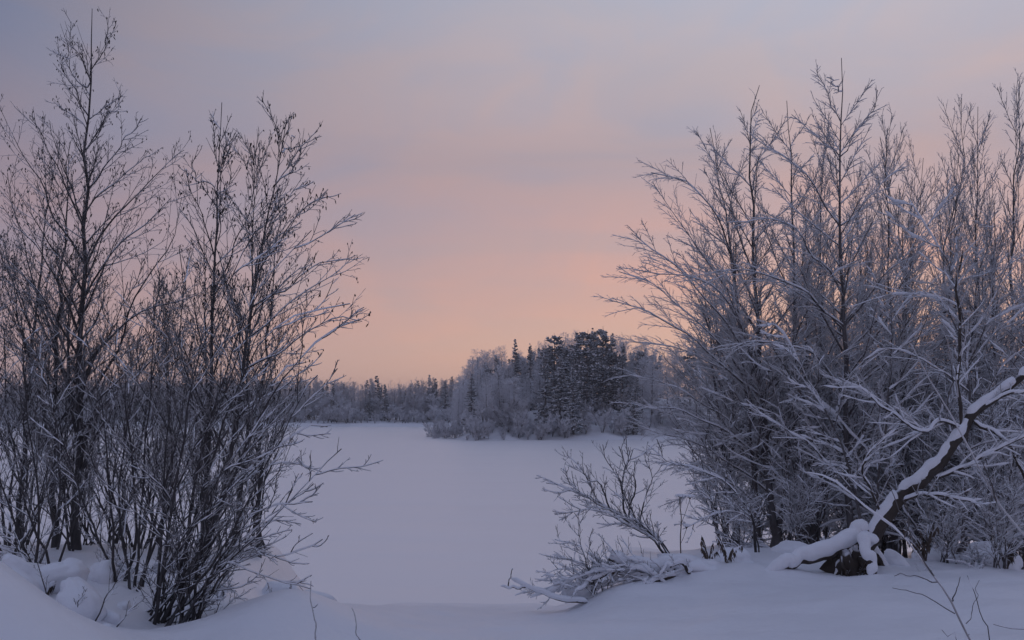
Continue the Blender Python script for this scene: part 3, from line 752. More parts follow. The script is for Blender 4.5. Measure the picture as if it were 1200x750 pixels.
# ------------------------------------------------------------------ the other side: frosted birches
BIR = dict(L2=C2(17, .32, .55, -.22, .08, flat=.45, wig=.04), L3=C2(11, .36, .6, -.22, .08, flat=.25, wig=.06), L4=C2(2, .5, .6, -.2, .2, .98), mat='birch', twig='birch_twig', snow=.0048, rmin=.0039)
GR = 'frosted birches at the edge of the thicket'
woody('birch_tree', 'wide frosted birch with long boughs reaching out over the ice', 'tree', GR,
      [([(903, 655), (899, 560), (894, 480), (889, 400), (884, 310), (880, 220), (881, 150), (890, 100)], 0, 1), ([(896, 655), (884, 560), (872, 440), (860, 330), (848, 240), (832, 150)], .5, .8), ([(908, 655), (922, 540), (930, 400), (930, 270), (926, 180), (922, 118)], .6, .85)], 12.6, .075, 201,
      limbs=[([(894, 480), (850, 428), (795, 385), (755, 362), (715, 352)], -.3, .024), ([(897, 530), (850, 490), (790, 455), (733, 437)], .4, .022), ([(892, 440), (845, 370), (790, 310), (735, 272)], -.6, .024),
             ([(889, 400), (840, 320), (795, 260), (762, 212)], .5, .022), ([(880, 340), (850, 270), (810, 215), (765, 203)], -.8, .02), ([(884, 310), (850, 230), (832, 185), (815, 155)], .3, .018),
             ([(898, 565), (855, 543), (800, 515), (742, 500)], .5, .022), ([(900, 600), (860, 570), (815, 545), (768, 543)], -.5, .02), ([(896, 500), (860, 440), (800, 410), (742, 402)], .8, .022),
             ([(893, 460), (840, 400), (780, 345), (728, 318)], .2, .022), ([(890, 420), (850, 350), (800, 320), (745, 318)], -1.2, .02), ([(899, 550), (840, 500), (790, 480), (735, 475)], -1.0, .022),
             ([(892, 450), (930, 400), (965, 340), (1010, 300)], -.8, .022), ([(896, 520), (940, 470), (980, 420), (1030, 400)], -.7, .022), ([(900, 585), (870, 590), (820, 580), (780, 590)], -.4, .016)],
      auto=dict(n=26, t0=.16, t1=.92, ln=.32, ang=.66, up=.25, fall=.70, wig=.05), **BIR)
woody('birch_tree', 'tallest birch of the thicket, its bare tip standing alone above the frosted crowns', 'tree', GR,
      [([(995, 655), (993, 560), (990, 460), (988, 360), (985, 270), (986, 190), (988, 130), (986, 68)], 0, 1)], 12.2, .07, 202,
      limbs=[([(986, 190), (968, 170), (945, 150), (932, 135)], .3, .011), ([(987, 170), (1005, 150), (1020, 130), (1024, 110)], -.3, .010), ([(986, 140), (975, 120), (963, 95), (963, 76)], .2, .009), ([(987, 120), (978, 105), (974, 88)], -.2, .006),
             ([(986, 250), (950, 210), (915, 185), (880, 165)], -.6, .015), ([(986, 270), (1020, 230), (1045, 205), (1060, 195)], .5, .015), ([(988, 340), (940, 280), (915, 260), (870, 258)], -.9, .02), ([(989, 400), (940, 340), (890, 320), (840, 318)], -1.2, .022),
             ([(989, 380), (1030, 330), (1070, 290), (1090, 262)], -.6, .02), ([(990, 460), (1040, 420), (1090, 390), (1130, 385)], -.9, .022), ([(990, 450), (950, 410), (900, 400), (850, 410)], -1.4, .022)],
      auto=dict(n=40, t0=.16, t1=.88, ln=.31, ang=.78, up=.25, fall=.76, wig=.05), **BIR)
tops = [(1040, 150, 1045, .055, 'slim frosted birch with a forked tip next to the tallest birch'), (1082, 185, 1075, .045, 'thin short birch in the middle of the thicket row'),
        (1127, 115, 1118, .055, 'straight birch with a bare spiky tip in the thicket row'), (1146, 125, 1150, .05, 'birch with two close upright leaders in the thicket row'),
        (1183, 110, 1176, .06, 'thick dark upright birch near the frame edge'), (1202, 120, 1206, .05, 'birch cut by the frame edge'), (1018, 190, 1020, .04, 'small birch pressed behind the tallest birch'), (955, 150, 950, .05, 'birch rising between the wide birch and the tallest birch'), (1104, 190, 1100, .042, 'thin pale birch between the spiky birch and the short one'), (1062, 165, 1062, .045, 'narrow birch standing behind the bowed sapling')]
row = []
for i, (tx, ty, bx, r, lab) in enumerate(tops):
    q = np.random.default_rng(300 + i); dd = 14.2 + (i * 7 % 5) * .55
    if i < 4:
        o = woody('birch_tree', lab, 'tree', 'slim birches of the thicket row',
          [([(bx, 640), (bx + q.normal(0, 6), 520), (bx + q.normal(0, 7), 400), ((bx + tx) / 2 + q.normal(0, 6), 290), (tx + q.normal(0, 3), 200 + (ty - 100) * .4), (tx, ty)], .3, 1)], dd, r, 310 + i,
          auto=dict(n=40, t0=.10, t1=.93, ln=.21, ang=.42, up=.5, fall=.5, wig=.04), **dict(BIR, L2=C2(9, .42, .42, .15, .10, wig=.04), L3=C2(7, .38, .5, -.1, .12, wig=.045), L4=C2(2, .5, .6, 0, .2, .98)))
        row.append((o, family(o), CAMZ + (HY - ty) / F * dd - o.location.z))
    else:
        o, fam, h = row[i % 4]; x = (bx - CX) / F * dd; z = gz(x, dd)
        sc = (CAMZ + (HY - ty) / F * dd - z) / h
        copy_tree(o, (x, dd, z), q.uniform(1, 5.5), (sc, sc, sc), lab, fam)
for i in range(14):                                   # the thicket goes on behind its first row
    q = np.random.default_rng(350 + i); o, fam, h = row[i % 4]
    bx = 930 + i * 21 + q.uniform(-8, 8); dd = q.uniform(16.2, 19.5); x = (bx - CX) / F * dd; z = max(gz(x, dd), -.05)
    sc = (CAMZ + (HY - q.uniform(195, 300)) / F * dd - z) / h
    copy_tree(o, (x, dd, z), q.uniform(0, 6.28), (sc, sc, sc), 'slim birch stem packed deep in the thicket behind the first row', fam)['group'] = 'slim birches deep in the thicket'
br = sorted([o for o in bpy.data.objects if o.parent is None and o.get('group') == GR], key=lambda o: o.name); brf = [(o, family(o)) for o in br]
for i, (px_, top, d, lab) in enumerate([(950, 225, 13.8, 'frosted birch crown between the wide birch and the tallest birch'), (1052, 240, 13.4, 'broad frosted birch crown right behind the leaning dead trunk'), (1118, 265, 13.9, 'low frosted birch crown behind the bowed sapling'),
                                        (1172, 235, 13.2, 'frosted birch crown beside the thick upright birch'), (860, 255, 14.4, 'low frosted birch crown showing through the wide birch'), (1215, 280, 12.6, 'frosted birch crown cut by the frame edge'), (915, 300, 14.8, 'small frosted birch behind the lower boughs of the wide birch'), (1010, 300, 14.6, 'small frosted birch behind the lower boughs of the tallest birch')]):
    o, fam = brf[i % 2]; q = np.random.default_rng(370 + i)
    x = (px_ - CX) / F * d; z = max(gz(x, d), -.05); h0 = CAMZ + (HY - (100, 68)[i % 2]) / F * (12.6, 12.2)[i % 2] - o.location.z
    sc = (CAMZ + (HY - top) / F * d - z) / h0
    copy_tree(o, (x, d, z), q.uniform(.6, 5.6), (sc * 1.1, sc * 1.1, sc), lab, fam)['group'] = GR
# frosted saplings and scrub in front of the row
SAP = dict(L2=C2(9, .40, .55, .0, .12, flat=.4, wig=.06), L3=C2(7, .40, .6, -.2, .1, flat=.3, wig=.06), L4=C2(3, .5, .7, -.2, .2, .98), mat='birch', twig='birch_twig', snow=.010, rmin=.0043)
woody('birch_sapling', 'snow laden sapling whose top bows back over the thicket', 'sapling', 'snow laden saplings', [([(1128, 650), (1132, 560), (1134, 470), (1130, 390), (1112, 310), (1085, 265), (1062, 228)], -.5, 1)], 11.3, .04, 401,
      limbs=[([(1132, 420), (1160, 380), (1190, 360), (1215, 362)], -.3, .016), ([(1133, 470), (1100, 430), (1050, 410), (1010, 418)], -.5, .016), ([(1130, 390), (1100, 355), (1060, 345), (1020, 352)], -.2, .015)],
      auto=dict(n=22, t0=.2, t1=.98, ln=.28, ang=.85, up=.1, fall=.5), **SAP)
woody('birch_sapling', 'frosted sapling with a long bough sagging before the tallest birch', 'sapling', 'snow laden saplings', [([(1012, 650), (1005, 590), (985, 520), (950, 450), (925, 400), (905, 378)], -.6, 1), ([(1016, 650), (1030, 560), (1040, 470), (1045, 390), (1040, 330)], .3, 1)], 11.0, .034, 402,
      limbs=[([(1110, 492), (1080, 506), (1040, 480), (1010, 455), (985, 440)], -.3, .018), ([(1000, 570), (960, 530), (920, 500), (880, 480)], -.4, .016)],
      auto=dict(n=18, t0=.2, t1=.98, ln=.28, ang=.85, up=.0, fall=.5), base=(1012, 650), **SAP)
scrub = [(850, 13.0, 'low frosted scrub at the foot of the wide birch', 470, 120), (948, 12.5, 'frosted scrub between the wide birch and the fallen trunk', 430, 130), (1048, 12.8, 'dense frosted scrub behind the fallen trunk', 420, 130), (1110, 12.0, 'frosted scrub under the bowed sapling', 430, 120),
         (1165, 11.6, 'snow heavy scrub near the frame edge', 440, 120), (1205, 12.4, 'frosted scrub cut by the frame edge', 400, 110), (990, 15.5, 'pale scrub deep in the thicket behind the tallest birch', 400, 140), (1090, 16.0, 'pale scrub deep in the thicket behind the row', 390, 140), (1180, 15.8, 'pale scrub deep in the thicket at the frame edge', 390, 140), (1022, 15.5, 'pale scrub deep in the thicket behind the snow laden sapling', 420, 120)]
shr = []
for i, (bx, d, lab, top, wd) in enumerate(scrub):
    q = np.random.default_rng(500 + i); by = 652
    if i < 3:
        st = []
        for k in range(8):
            a = (k - 3.5) / 3.5 * wd * .5 + q.normal(0, 8); hh = (by - top) * q.uniform(.65, 1.05)
            st.append(([(bx + a * .08, by), (bx + a * .4, by - hh * .38), (bx + a * .8, by - hh * .72), (bx + a * 1.25, by - hh)], q.uniform(-.8, .8), q.uniform(.8, 1.1)))
        o = woody('frosted_scrub', lab, 'bush', 'frosted scrub under the birches', st, d, .026, 520 + i, auto=dict(n=11, t0=.12, t1=.96, ln=.36, ang=.75, up=.1, fall=.4), base=(bx, by),
                  **dict(SAP, stem_name='stem', snow=.009, L2=C2(8, .38, .75, 0, .1), L3=C2(6, .45, .8, -.3, .1), L4=C2(2, .5, .8, -.2, .2, .98)))
        shr.append((o, family(o), CAMZ + (HY - top) / F * d - o.location.z))
    else:
        o, fam, h = shr[i % 3]; x = (bx - CX) / F * d; z = max(gz(x, d), -.05)
        sc = (CAMZ + (HY - top) / F * d - z) / h
        copy_tree(o, (x, d, z), q.uniform(.8, 5.5), (sc, sc, sc), lab, fam)
for i in range(12):
    q = np.random.default_rng(560 + i); o, fam, h = shr[i % 3]
    bx = 885 + i * 30 + q.uniform(-10, 10); d = q.uniform(13.8, 17.5); x = (bx - CX) / F * d; z = max(gz(x, d), -.05); sc = q.uniform(.75, 1.1)
    copy_tree(o, (x, d, z), q.uniform(0, 6.28), (sc, sc, sc), 'pale frosted scrub filling the thicket between the birch stems', fam)['group'] = 'frosted scrub filling the thicket'

# leaning bush over the ice
LEAN = dict(mat='alder', twig='alder_twig', snow=.0045, rmin=.0036, L2=C2(10, .38, .6, .4, .15), L3=C2(7, .42, .7, .1, .12), L4=C2(2, .5, .7, .1, .3))
woody('leaning_bush', 'small bare bush leaning far out over the open ice, its twigs combed upward', 'bush', None,
      [([(796, 652), (770, 631), (740, 612), (705, 592), (668, 574), (640, 566)], .3, 1.5), ([(792, 656), (768, 636), (738, 616), (703, 598), (676, 599), (650, 603)], .0, 1.1), ([(798, 654), (765, 627), (738, 602), (728, 565), (742, 526)], -.3, .7)],
      9.6, .024, 601, limbs=[([(742, 612), (732, 575), (716, 548), (704, 520)], .2, .016), ([(728, 604), (700, 570), (684, 552), (670, 538)], -.2, .015), ([(712, 596), (694, 575), (690, 560), (676, 548)], .3, .012), ([(752, 620), (756, 590), (764, 560), (760, 540)], .2, .013), ([(738, 610), (745, 570), (732, 545), (724, 522)], -.4, .013), ([(690, 586), (672, 566), (660, 556), (655, 548)], .1, .010)],
      auto=dict(n=14, t0=.25, t1=.97, ln=.24, ang=.65, up=.5, fall=.4), base=(796, 652), stem_name='stem', **LEAN)
woody('leaning_bush', 'tiny spray of bare twigs rising between the broken bough and the open ice', 'bush', None,
      [([(706, 690), (688, 660), (672, 640), (650, 632)], .2, 1), ([(704, 690), (684, 650), (678, 620), (680, 596)], -.2, 1), ([(708, 692), (690, 668), (665, 655), (640, 652)], .1, 1), ([(700, 690), (672, 672), (652, 668), (634, 676)], -.1, .8), ([(702, 690), (700, 660), (690, 640), (694, 622)], 0, .8), ([(710, 690), (716, 668), (704, 650), (712, 640)], .1, .7)],
      9.0, .011, 603, auto=dict(n=8, t0=.25, t1=.96, ln=.30, ang=.75, up=.2, fall=.4), base=(704, 690), stem_name='stem', **dict(LEAN, snow=.003, rmin=.0026))
woody('leaning_bush', 'arching dark bough that hangs over the ice in front of the wide birch', 'bush', None,
      [([(885, 640), (878, 600), (850, 565), (815, 548), (785, 542), (760, 522)], -.2, 1.2), ([(888, 640), (880, 610), (845, 600), (800, 620)], -.3, .7), ([(890, 640), (850, 625), (836, 590), (815, 570)], .1, .7)],
      10.4, .022, 602, auto=dict(n=14, t0=.25, t1=.96, ln=.25, ang=.7, up=.1, fall=.5), base=(885, 640), stem_name='stem', **LEAN)

for k, (px_, d, sc, lab) in enumerate([(1108, 9.9, .42, 'small frosted scrub growing in front of the leaning dead trunk'), (1172, 9.7, .40, 'small frosted scrub at the frame edge under the leaning dead trunk'), (930, 11.6, .45, 'small frosted scrub at the foot of the wide birch, before the thicket'), (870, 11.2, .36, 'knee high frosted scrub by the hanging brown leaves')]):
    o, fam, h = shr[k % 3]; x = (px_ - CX) / F * d
    copy_tree(o, (x, d, gz(x, d)), 1.3 + 1.7 * k, (sc, sc, sc), lab, fam)
qf = np.random.default_rng(23); st = []
for k in range(11):
    b = qf.uniform(745, 800); e = (qf.uniform(620, 720), qf.uniform(684, 704)); hgt = qf.uniform(652, 680)
    st.append(([(b, 692), (b * .72 + e[0] * .28, hgt + 3), (b * .4 + e[0] * .6, hgt + 8), e], qf.uniform(-.4, .3), qf.uniform(.6, 1)))
bh = woody('brush_heap', 'low heap of bent twigs weighed down with snow under the leaning bush', 'brush heap', None, st, 9.1, .016, 604,
      auto=dict(n=8, t0=.2, t1=.97, ln=.32, ang=.7, up=.15, fall=.4), base=(770, 692), stem_name='stem', **dict(LEAN, snow=.010, rmin=.0028))

bfam = family(bh)
for k, (px_, d, sc, rz, lab) in enumerate([(118, 8.7, .62, 2.4, 'snowy brush heaped against the willow stems behind the largest snow clump'), (62, 9.3, .7, .5, 'snowy brush heaped under the leaning alder'), (172, 9.2, .6, 3.6, 'snowy brush heaped between the willow stems and the tallest alder'),
                                           (262, 8.6, .5, 5.2, 'snowy brush at the edge of the hollow under the spreading willow fan'), (12, 8.6, .6, 1.2, 'snowy brush at the frame edge behind the big smooth mound'), (900, 11.3, .6, .3, 'snowy brush round the foot of the wide birch'), (1075, 10.3, .6, 2.9, 'snowy brush behind the roots of the leaning dead trunk'), (1150, 10.0, .65, .9, 'snowy brush under the scrub near the frame edge'), (965, 10.9, .6, 4.1, 'snowy brush between the wide birch and the roots of the dead trunk')]):
    x = (px_ - CX) / F * d
    copy_tree(bh, (x, d, gz(x, d)), rz, (sc, sc, sc), lab, bfam)['group'] = 'snowy brush heaps'

# ------------------------------------------------------------------ fallen trunk, snow lumps and small plants
def log(name, pts, radii, mat='log', snow=.05, parent=None, off=None, K=28, S=12, seed=0, wig=.012, snowname='snow', cover=(0, 1), gaps=False):
    """a limb of given centre line [(px, py, depth)] and radii, with a heavy snow ridge lying on it"""
    rng = np.random.default_rng(seed)
    P = wiggle(spline([at(*p) for p in pts], K), wig, rng)
    R = np.interp(np.linspace(0, 1, K), np.linspace(0, 1, len(radii)), radii) * rng.uniform(.96, 1.04, K)
    R[-1] *= .15; R[0] *= .3
    o = MB().tubes(P, R, S).build(name, M[mat], parent, off)
    if snow:                                           # finer steps for the snow, so that it sags softly
        Rk = R; K2 = K * 2; R = np.interp(np.linspace(0, 1, K2), np.linspace(0, 1, K), Rk); P = spline(P, K2); K = K2
        T = unit(np.gradient(P, axis=0)); h = ss(.25, .95, np.sqrt(1 - T[:, 2] ** 2))
        s_ = np.linspace(0, 1, K); env = ss(cover[0] - .02, cover[0] + .06, s_) * (1 - ss(cover[1] - .06, cover[1] + .02, s_))
        bumps = .80 + .16 * np.sin(s_ * 13 + seed) * np.sin(s_ * 7 + 2 * seed) + .07 * np.sin(s_ * 37 + 3 * seed)
        if gaps:                                       # snow has dropped off in places
            env = env * (.25 + .75 * ss(-.9, -.4, np.sin(s_ * 31 + 2) + .7 * np.sin(s_ * 53 + 1) + .5)); bumps = bumps + .25 * np.sin(s_ * 61) * np.sin(s_ * 17)
        kk = .62 if gaps else .66
        r = (R * kk + snow * h * np.clip(bumps, .25, 1.5) * (.95 if gaps else 1)) * env + R * .3 * (1 - env)
        C = P.copy(); C[:, 2] += (R * .75 + snow * .28 * bumps * h) * env
        r[0] *= .4; r[-1] *= .3
        MB().tubes(C, r, S).build(snowname, M['cover'], o if parent is not None else o, off)
    return o

d0 = 9.3
base = at(1010, 690, d0); base[2] = gz(base[0], base[1])
ft = thing('fallen_tree', base, 'thick leaning dead trunk heaped with snow, roots bared in a dark hollow at its foot', 'fallen tree')
log('trunk', [(1000, 670, 9.3), (1030, 616, 9.35), (1050, 588, 9.4), (1078, 568, 9.4), (1104, 534, 9.4), (1126, 508, 9.45), (1140, 484, 9.5), (1172, 462, 9.5), (1215, 424, 9.6)], [.085, .08, .072, .066, .056, .048, .042, .035, .03], snow=.030, parent=ft, off=base, seed=1, cover=(.05, 1), wig=.013, K=44, gaps=True)
log('trunk', [(1018, 622, 9.3), (990, 640, 9.25), (952, 655, 9.2), (918, 664, 9.1), (892, 680, 9.05)], [.055, .055, .05, .04, .02], snow=.052, parent=ft, off=base, seed=2)
log('root', [(1010, 630, 9.15), (1017, 650, 9.0), (1021, 685, 8.9), (1022, 702, 8.9)], [.04, .04, .04, .03], snow=.05, parent=ft, off=base, seed=3, K=14)
log('root', [(1002, 640, 9.3), (985, 668, 9.2), (976, 690, 9.1)], [.045, .04, .03], snow=.03, parent=ft, off=base, seed=4, K=12)
log('root', [(1006, 640, 9.4), (1000, 672, 9.35), (996, 700, 9.3)], [.06, .055, .045], snow=0, parent=ft, off=base, seed=5, K=12)
log('root', [(1015, 640, 9.5), (1036, 665, 9.5), (1050, 688, 9.45)], [.05, .045, .03], snow=.03, parent=ft, off=base, seed=6, K=12)
log('root', [(1003, 642, 9.45), (990, 665, 9.5), (984, 692, 9.5)], [.05, .05, .04], snow=0, parent=ft, off=base, seed=7, K=12)
q = np.random.default_rng(77)
rp = MB()                                             # dark rough lump standing in for the shaded hollow among the roots
v = q.normal(size=(1, 3))
u_, w_ = np.meshgrid(np.linspace(0, 2 * pi, 19)[:-1], np.linspace(-1, 1, 11))
rad = .86 + .16 * np.sin(3 * u_ + 2 * w_) + .14 * np.sin(5 * u_ - 4 * w_ + 1) + .10 * np.sin(9 * u_ + 7 * w_) + q.normal(0, .09, u_.shape)
cx_ = at(994, 668, 9.22)
pts_ = np.stack([cx_[0] + .20 * rad * np.cos(u_) * np.sqrt(1 - w_ ** 2 * .96), cx_[1] + .14 * rad * np.sin(u_) * np.sqrt(1 - w_ ** 2 * .96), cx_[2] + .21 * w_ * rad], -1)
ii = np.arange(11 * 18).reshape(11, 18)
rp.add(pts_, np.stack([ii[:-1], np.roll(ii[:-1], -1, 1), np.roll(ii[1:], -1, 1), ii[1:]], -1)).build('root_hollow_shade', M['log'], ft, base)
for k in range(14):                                    # torn roots hanging round the hollow
    a = q.uniform(0, 6.28); c0 = cx_ + [.1 * cos(a), -.06, .08 + .08 * sin(a)]
    P = wiggle(spline([c0, c0 + [q.normal(0, .08), -.10, -.06 + q.normal(0, .05)], c0 + [q.normal(0, .14), -.13, -.2 + q.normal(0, .06)]], 9), .012, q)
    MB().tubes(P, np.linspace(q.uniform(.008, .02), .003, 9), 5).build('root', M['log'], ft, base)
for k, (pts, rr_) in enumerate([([(1128, 502, 9.45), (1100, 492, 9.3), (1083, 506, 9.2), (1045, 482, 9.1), (1018, 464, 9.0), (1000, 448, 9.0)], .016), ([(1126, 500, 9.45), (1122, 450, 9.5), (1126, 390, 9.6), (1122, 330, 9.6), (1130, 290, 9.6)], .02),
                                 ([(1140, 492, 9.45), (1170, 510, 9.3), (1195, 545, 9.2), (1210, 575, 9.2)], .022), ([(1090, 560, 9.4), (1130, 548, 9.3), (1160, 530, 9.2), (1215, 505, 9.1)], .022), ([(1150, 478, 9.5), (1185, 462, 9.4), (1215, 455, 9.4)], .02),
                                 ([(1055, 590, 9.4), (1090, 580, 9.2), (1125, 585, 9.1), (1150, 592, 9.0)], .02), ([(1035, 612, 9.35), (1020, 575, 9.3), (1010, 545, 9.2), (1050, 500, 9.1)], .014)]):
    b = log('branch', pts, [rr_ * .9, rr_ * .7, rr_ * .4], snow=.011, parent=ft, off=base, seed=20 + k, K=18, S=7, wig=.012)
    P = spline([at(*p) for p in pts], 12); Rb = rr_ * np.linspace(1, .4, 12)
    A = grow(P[None], Rb[None], np.zeros(1, int), 14, .15, 1, .34, .75, .1, 6, q, rmin=.004, wig=.1)
    B = grow(A[0], A[1], A[2], 5, .2, 1, .4, .8, -.2, 4, q, rmin=.003)
    MB().tubes(A[0], A[1], 4).tubes(B[0], B[1], 3).build('twig_spray', M['birch_twig'], b, base, kind='stuff')
    MB().snow(A[0], A[1], .007, q, 4).build('snow', M['cover'], b, base, kind='stuff')

# boughs that lie in the snow at the bank's edge
base = at(770, 690, 9.2); base[2] = gz(base[0], base[1])
fb = thing('fallen_bough', base, 'broken bough bridging the snow, dark underside showing below a thick white cushion', 'fallen bough')
log('branch', [(713, 655, 9.1), (735, 664, 9.15), (760, 668, 9.2), (795, 664, 9.25), (830, 670, 9.3), (862, 682, 9.3)], [.035, .04, .04, .04, .045, .04], snow=.055, parent=fb, off=base, seed=41)
for k, (pts, rr_) in enumerate([([(815, 678, 9.2), (790, 676, 9.1), (760, 680, 9.0), (735, 692, 8.95), (712, 705, 8.9)], .024), ([(750, 668, 9.2), (715, 672, 9.0), (690, 684, 8.9), (668, 690, 8.85)], .02), ([(812, 674, 9.2), (806, 668, 9.1), (790, 662, 9.0), (776, 676, 8.95)], .018),
                                 ([(742, 700, 8.9), (755, 704, 8.88), (768, 700, 8.9), (782, 700, 8.9)], .02), ([(748, 690, 8.9), (757, 684, 8.9), (760, 704, 8.9)], .014)]):
    b = log('branch', pts, [rr_, rr_ * .85, rr_ * .5], snow=.016, parent=fb, off=base, seed=50 + k, K=16, S=7, wig=.02)
    P = spline([at(*p) for p in pts], 12); Rb = rr_ * np.linspace(1, .4, 12)
    A = grow(P[None], Rb[None], np.zeros(1, int), 10, .1, 1, .40, .8, .1, 6, q, rmin=.004, wig=.12)
    B = grow(A[0], A[1], A[2], 5, .2, 1, .4, .8, -.2, 4, q, rmin=.003)
    MB().tubes(A[0], A[1], 4).tubes(B[0], B[1], 3).build('twig_spray', M['birch_twig'], b, base, kind='stuff')
    MB().snow(A[0], A[1], .007, q, 4).build('snow', M['cover'], b, base, kind='stuff')
base = at(632, 700, 8.8); base[2] = gz(base[0], base[1])
ft2 = thing('fallen_bough', base, 'low bough end sticking out of a snow tongue over the ice, its forked tip bare', 'fallen bough')
for k, (pts, rr_, sn_) in enumerate([([(690, 706, 8.85), (660, 704, 8.8), (632, 696, 8.8), (614, 687, 8.75), (598, 676, 8.75)], .017, .02), ([(618, 688, 8.75), (605, 689, 8.7), (596, 690, 8.65), (588, 686, 8.6)], .01, .008), ([(596, 688, 8.7), (597, 676, 8.7), (601, 668, 8.7)], .006, .003),
                                     ([(664, 690, 8.9), (655, 686, 8.9), (641, 678, 8.9)], .010, .012), ([(668, 690, 8.95), (680, 684, 8.95), (672, 676, 8.95), (664, 672, 8.95)], .008, .01)]):
    log('branch', pts, [rr_, rr_ * .8, rr_ * .45], snow=sn_, parent=ft2, off=base, seed=60 + k, K=16, S=7, wig=.01)

def lump(px, py, d, rx, ry, rz, seed, label, name='snow_clump', group='snow clumps'):
    """a cushion of snow, rounded and uneven, settled into the ground"""
    q = np.random.default_rng(seed); nu, nv = 36, 18
    u, v = np.meshgrid(np.linspace(0, 2 * pi, nu + 1)[:-1], np.linspace(-pi / 2, pi / 2, nv))
    n = np.stack([np.cos(u) * np.cos(v), np.sin(u) * np.cos(v), np.sin(v)], -1)
    r = np.ones_like(u)
    for k in range(9):
        f = q.normal(size=3) * (1.6 if k < 4 else 3.4); r += (.09 if k < 4 else .032) * np.sin(n @ f * 1.5 + q.uniform(0, 6))
    for k in range(8):
        f = q.normal(size=3) * 5.5; r += .016 * np.sin(n @ f + q.uniform(0, 6))
    p = n * r[..., None] * np.array([rx, ry, rz]) * (.82 if d < 8.7 else 1.0)
    p[..., 0] += .25 * p[..., 2] * q.normal(); p[..., 1] += .2 * p[..., 2] * q.normal()
    p[..., 2] = np.where(p[..., 2] < 0, p[..., 2] * 1.3, p[..., 2])
    c = at(px, py, d); c[2] -= (.28 * rz if d < 8.7 else 0)
    i = np.arange(nu * nv).reshape(nv, nu)
    o = MB().add(p, np.stack([i[:-1], np.roll(i[:-1], -1, 1), np.roll(i[1:], -1, 1), i[1:]], -1)).build(name, M['cover'])
    o.location = tuple(c); o.rotation_euler = (0, 0, q.uniform(-.4, .4))
    return tag(o, label, 'snow clump', group)
lump(95, 700, 7.3, .20, .2, .20, 1, 'largest rounded snow clump in front of the willow stems')
lump(70, 668, 7.8, .22, .2, .16, 2, 'sloping snow clump above the largest rounded one')
lump(24, 668, 7.4, .17, .2, .17, 3, 'pale snow clump beside the dry grass tuft at the frame edge')
lump(122, 668, 8.2, .13, .14, .17, 4, 'upright snow clump lodged among dark willow stems')
lump(128, 722, 7.4, .10, .1, .08, 5, 'small snow clump at the foot of the largest rounded one')
lump(122, 742, 7.0, .11, .12, .10, 6, 'low snow clump at the bottom of the hollow')
lump(142, 712, 7.8, .07, .1, .08, 7, 'little snow clump caught on the lowest willow stem')
lump(175, 690, 8.6, .14, .14, .12, 9, 'snow clump lodged in the fork of the willow stems')
lump(215, 735, 8.2, .12, .12, .09, 10, 'snow clump under the fan of willow stems')
lump(328, 700, 10.4, .22, .25, .16, 11, 'faint grey snow hummock at the edge of the ice', 'snow_hummock')
lump(368, 703, 10.2, .20, .25, .10, 12, 'lower flat snow hummock beside the tiny seedling', 'snow_hummock')
lump(806, 664, 9.4, .30, .25, .12, 13, 'broad snow cushion where the leaning bush is rooted')
lump(678, 692, 9.1, .12, .15, .09, 16, 'snow clump heaped on crossing twigs beside the broken bough')
lump(862, 660, 9.6, .20, .2, .12, 17, 'snow cushion under the hanging dry leaves')
lump(1016, 630, 9.22, .085, .08, .06, 31, 'snow clump packed in the joint of the leaning dead trunk')
lump(1052, 668, 9.7, .10, .15, .16, 18, 'snow clump on the roots of the leaning dead trunk')
lump(1098, 662, 10.2, .22, .2, .14, 19, 'rounded snow clump at the foot of the bowed sapling')
lump(1160, 655, 10.2, .3, .25, .16, 20, 'wide snow clump under the scrub near the frame edge')
lump(930, 650, 10.6, .3, .25, .15, 21, 'snow bank against the foot of the wide birch')

def stick(px, py, d, top, label, seed):
    q = np.random.default_rng(seed); b0 = at(px, py, d); b0[2] = min(b0[2], gz(b0[0], d)) - .04
    t = thing('dead_twig', b0, label, 'twig', 'dead twigs poking out of the snow'); e = at(top[0], top[1], d + .1)
    P = wiggle(spline([b0, b0 * .55 + e * .45 + [q.normal(0, .02), 0, .03], e], 12), .008, q); R = np.linspace(.006, .002, 12)
    o = MB().tubes(P, R, 5).build('stem', M['alder'], t, b0)
    A = grow(P[None], R[None], np.zeros(1, int), 6, .3, 1, .35, .6, .2, 5, q, rmin=.002); B = grow(A[0], A[1], A[2], 3, .3, 1, .4, .6, .1, 4, q, rmin=.0018)
    MB().tubes(A[0], A[1], 4).tubes(B[0], B[1], 3).build('twig_spray', M['alder_twig'], o, b0, kind='stuff'); MB().snow(A[0], A[1], .003, q, 4).snow(P, R, .004, q, 5).build('snow', M['cover'], o, b0, kind='stuff')
for k, (a_, b_, c_, e_, l_) in enumerate([(60, 700, 7.2, (38, 640), 'dead twig rising out of the snow clumps by the grass tuft'), (108, 712, 7.2, (150, 652), 'dead twig slanting over the largest rounded snow clump'), (85, 715, 7.1, (104, 690), 'short dead twig lying on the largest rounded snow clump'),
                                          (250, 722, 7.9, (292, 690), 'dead twig sticking out beside the centre snow mound'), (130, 738, 7.0, (170, 700), 'dead twig at the bottom of the snow hollow'), (240, 735, 7.6, (262, 700), 'bent dead twig at the edge of the snow hollow'), (815, 690, 9.0, (838, 676), 'dead twig lying on the snow before the broken bough'), (930, 690, 9.0, (968, 682), 'dead twig half sunk in snow before the fallen trunk'), (1062, 690, 9.1, (1084, 664), 'dead twig beside the roots of the leaning dead trunk')]):
    stick(a_, b_, c_, e_, l_, 700 + k)
